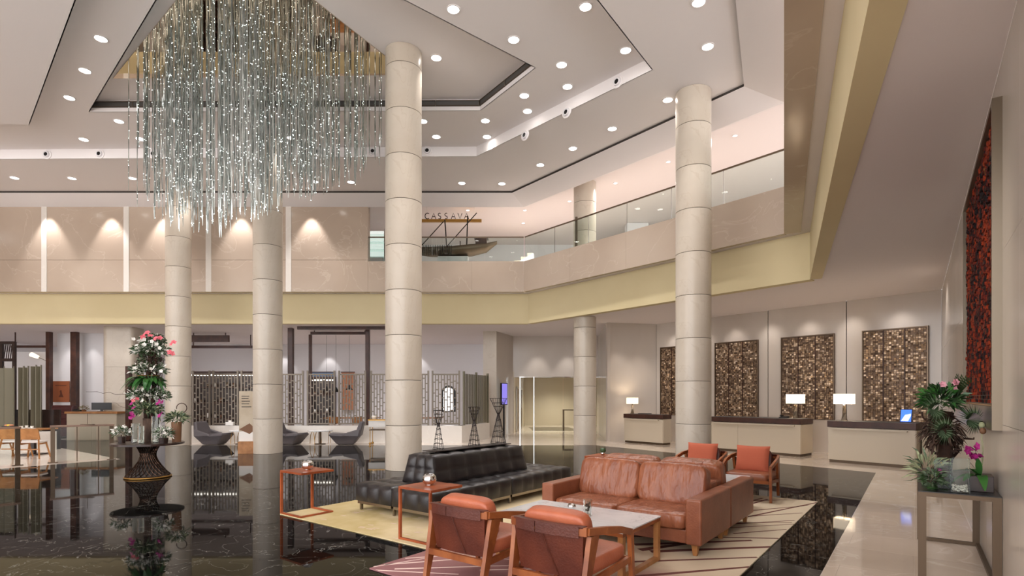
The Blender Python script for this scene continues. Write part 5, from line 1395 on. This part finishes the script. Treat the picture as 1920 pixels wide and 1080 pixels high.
pz = PF(1062, 804); g = thing('console_table', 'thin bronze console table inside the lift lobby', 'console table', (2.75, 28.3, .006)); 
for x in (-.1, 1.0): MB().box(x-.03, -.2, 0, x+.03, .2, 1.0).build('leg', 'bronze_dark', g)
MB().box(-.13, -.2, 1.0, 1.03, .2, 1.05).build('top', 'bronze_dark', g)
p = PY(940, 735, 23.4); g = thing('display_screen', 'upright violet display screen on the wall beside the lift lobby', 'screen', (p.x+.1, 23.9, 1.35), math.radians(50)); MB().box(-.2, -.04, -.0, .2, .03, .95).build('case', 'black_plastic', g); MB().box(-.17, -.045, .03, .17, -.04, .92).build('screen', 'screen_violet', g); MB().lathe([(.04, -1.35), (.04, 0)], 10).build('pole', 'black_plastic', g)

# ================================================================== UPPER GALLERY
SY = 21.75
def S3(px, py, dy=0): return PY(px, py, SY+dy)
g = thing('boat_sculpture', 'bronze sailing boat sculpture with bare masts behind the far glass balustrade', 'sculpture', S3(850, 484)); o = g.location.copy()
def sl(px, py, dy=0): return S3(px, py)-o+Vector((0, dy, 0))
secs = [(762, 462, 470, .02), (780, 466, 478, .25), (810, 468, 482, .42), (850, 467, 483, .45), (885, 463, 481, .40), (912, 459, 474, .22), (932, 452, 458, .02)]
vs = []
for px, yt, yb_, hw in secs:
    a, b2 = sl(px, yt), sl(px, yb_); vs += [a+Vector((0,-hw,0)), (a+b2)/2+Vector((0,-hw*.85,0)), b2, (a+b2)/2+Vector((0,hw*.85,0)), a+Vector((0,hw,0))]
fs = [(i*5+k, i*5+5+k, i*5+6+k, i*5+1+k) for i in range(len(secs)-1) for k in range(4)]+[(i*5+4, i*5+9, i*5+5, i*5) for i in range(len(secs)-1)]
MB().add(vs, fs).build('hull', 'bronze', g, smooth=True)
a = sl(892, 462); MB().box(a.x, -.2, a.z, a.x+.44, .2, a.z+.28).build('deckhouse', 'wood_brown', g); MB().add([(a.x-.05,-.24,a.z+.26),(a.x+.5,-.24,a.z+.3),(a.x+.5,.24,a.z+.3),(a.x-.05,.24,a.z+.26)], [(0,1,2,3)]).build('deckhouse_roof', 'wood_dark', g)
for (x0, y0, x1, y1, r) in ((834, 412, 838, 468, .025), (877, 405, 875, 462, .025)): MB().tube([sl(x0, y0), sl(x1, y1)], r, 8).build('mast', 'wire_dark', g)
for (x0, y0, x1, y1) in ((790, 462, 832, 416), (838, 463, 894, 400)): MB().tube([sl(x0, y0, -.05), sl(x1, y1, -.05)], .02, 8).build('yard', 'wire_dark', g)
MB().box(sl(862, 455).x, -.02, sl(862, 460).z, sl(863.5, 455).x, .02, sl(862, 452).z).build('prow_post', 'wire_dark', g)
mb = MB()
for k in range(18):
    px = 794+k*3.2; mb.tube([sl(px, 465, -.44), sl(px, 485, -.50)], .012, 5)
tag(mb.build('oars', 'wire_dark', g), None, kind='stuff')
MB().box(-.6, -.15, sl(850, 490).z-.4, .6, .15, sl(850, 483).z+.02).build('stand', 'white_paint', g)
g = thing('restaurant_sign', 'gilded beam sign with thin letters reading CASSAVA above the boat', 'sign', S3(849, 414, .3)); o = g.location.copy()
def gl(px, py): p = S3(px, py, .3)-o; return p
a, b2 = gl(795, 415), gl(903, 415); MB().box(a.x-1.2, -.06, -.055, b2.x, .06, .055).build('beam', 'gold', g, bevel=.01)
for px in (800, 890): MB().tube([gl(px, 412), Vector((gl(px, 412).x, 0, H_UP-o.z))], .006, 5).build('hanger', 'petal_white', g)
def strokes(ch_):
    arc = lambda cx, cy, r, a0, a1, n=12: [(cx+r*math.cos(math.radians(a0+(a1-a0)*i/n)), cy+r*math.sin(math.radians(a0+(a1-a0)*i/n))) for i in range(n+1)]
    if ch_ == 'C': return [arc(.5, .5, .5, 50, 310)]
    if ch_ == 'A': return [[(0, 0), (.45, 1), (.9, 0)], [(.18, .38), (.72, .38)]]
    if ch_ == 'V': return [[(0, 1), (.45, 0), (.9, 1)]]
    if ch_ == 'S': return [arc(.3, .74, .26, 40, 270)+arc(.3, .23, .25, 90, -140)[1:]]
ls = .225
for i, c_ in enumerate('CASSAVA'):
    x0 = gl(797+i*12.3, 411).x; z0 = .075
    mb = MB()
    for s_ in strokes(c_): mb.tube([(x0+u*ls*.85, -.02, z0+v*ls) for u, v in s_], .016, 6)
    mb.build('letter', 'wire_dark', g)
# lit doorways and stair soffit at the back of the gallery
for i, (a, b2) in enumerate(((772, 816), (842, 853))):
    p0, p1 = PY(a, 452, 27.45), PY(b2, 436, 27.45)
    struct(f'window_{i+1}', MB().box(p0.x, 27.45, p0.z, p1.x, 27.5, p1.z), 'lit_panel', label='lit opening at the back of the upper gallery')
p0, p1 = PY(1176, 440, 24.0), PY(1216, 440, 24.0); g = thing('white_pier', 'tall white pier on the slanting gallery behind the glass', 'pier', (p0.x, 24.0, 6.505))
MB().box(0, 0, 0, p1.x-p0.x, .5, H_UP-6.52).build('shaft', 'white_paint', g); MB().box(-.02, -.02, 0, p1.x-p0.x+.02, .52, .12).build('skirting', 'bronze', g)
g = thing('gallery_stair', 'white sloping stair flight at the back of the upper gallery', 'stair', (0, 25.0, 6.5))
p0, p1 = PY(905, 492, 25.0), PY(1000, 452, 25.0)
MB().hexa([(p0.x, -.6, .0), (p1.x, -.6, 1.3), (p1.x, .6, 1.3), (p0.x, .6, .0)], [(p0.x, -.6, .25), (p1.x, -.6, 1.6), (p1.x, .6, 1.6), (p0.x, .6, .25)]).build('flight', 'white_paint', g)
for k in range(8): MB().box(p0.x+(p1.x-p0.x)*k/8, -.58, .25+1.35*k/8, p0.x+(p1.x-p0.x)*(k+1)/8, .58, .25+1.35*(k+1)/8).build('step', 'desk_cream', g)
MB().box(p1.x-.2, -.6, 0, p1.x, .6, 1.3).build('support', 'white_paint', g)
g = thing('glass_shelf_unit', 'lit glass shelves at the gallery end beside the upper wall', 'shelf', PY(706, 484, 23.4))
for z in (0, .32, .64, .96): MB().box(-.35, -.15, z, .35, .15, z+.02).build('shelf', 'glass', g)
MB().box(-.37, .16, -.15, .37, .2, 1.2).build('back_panel', 'lit_shelf', g); MB().box(.35, -.15, -.15, .38, .16, 1.2).build('side_panel', 'chrome', g); MB().box(-.3, -.1, 6.5-g.location.z, .3, .1, 0).build('plinth', 'white_paint', g)
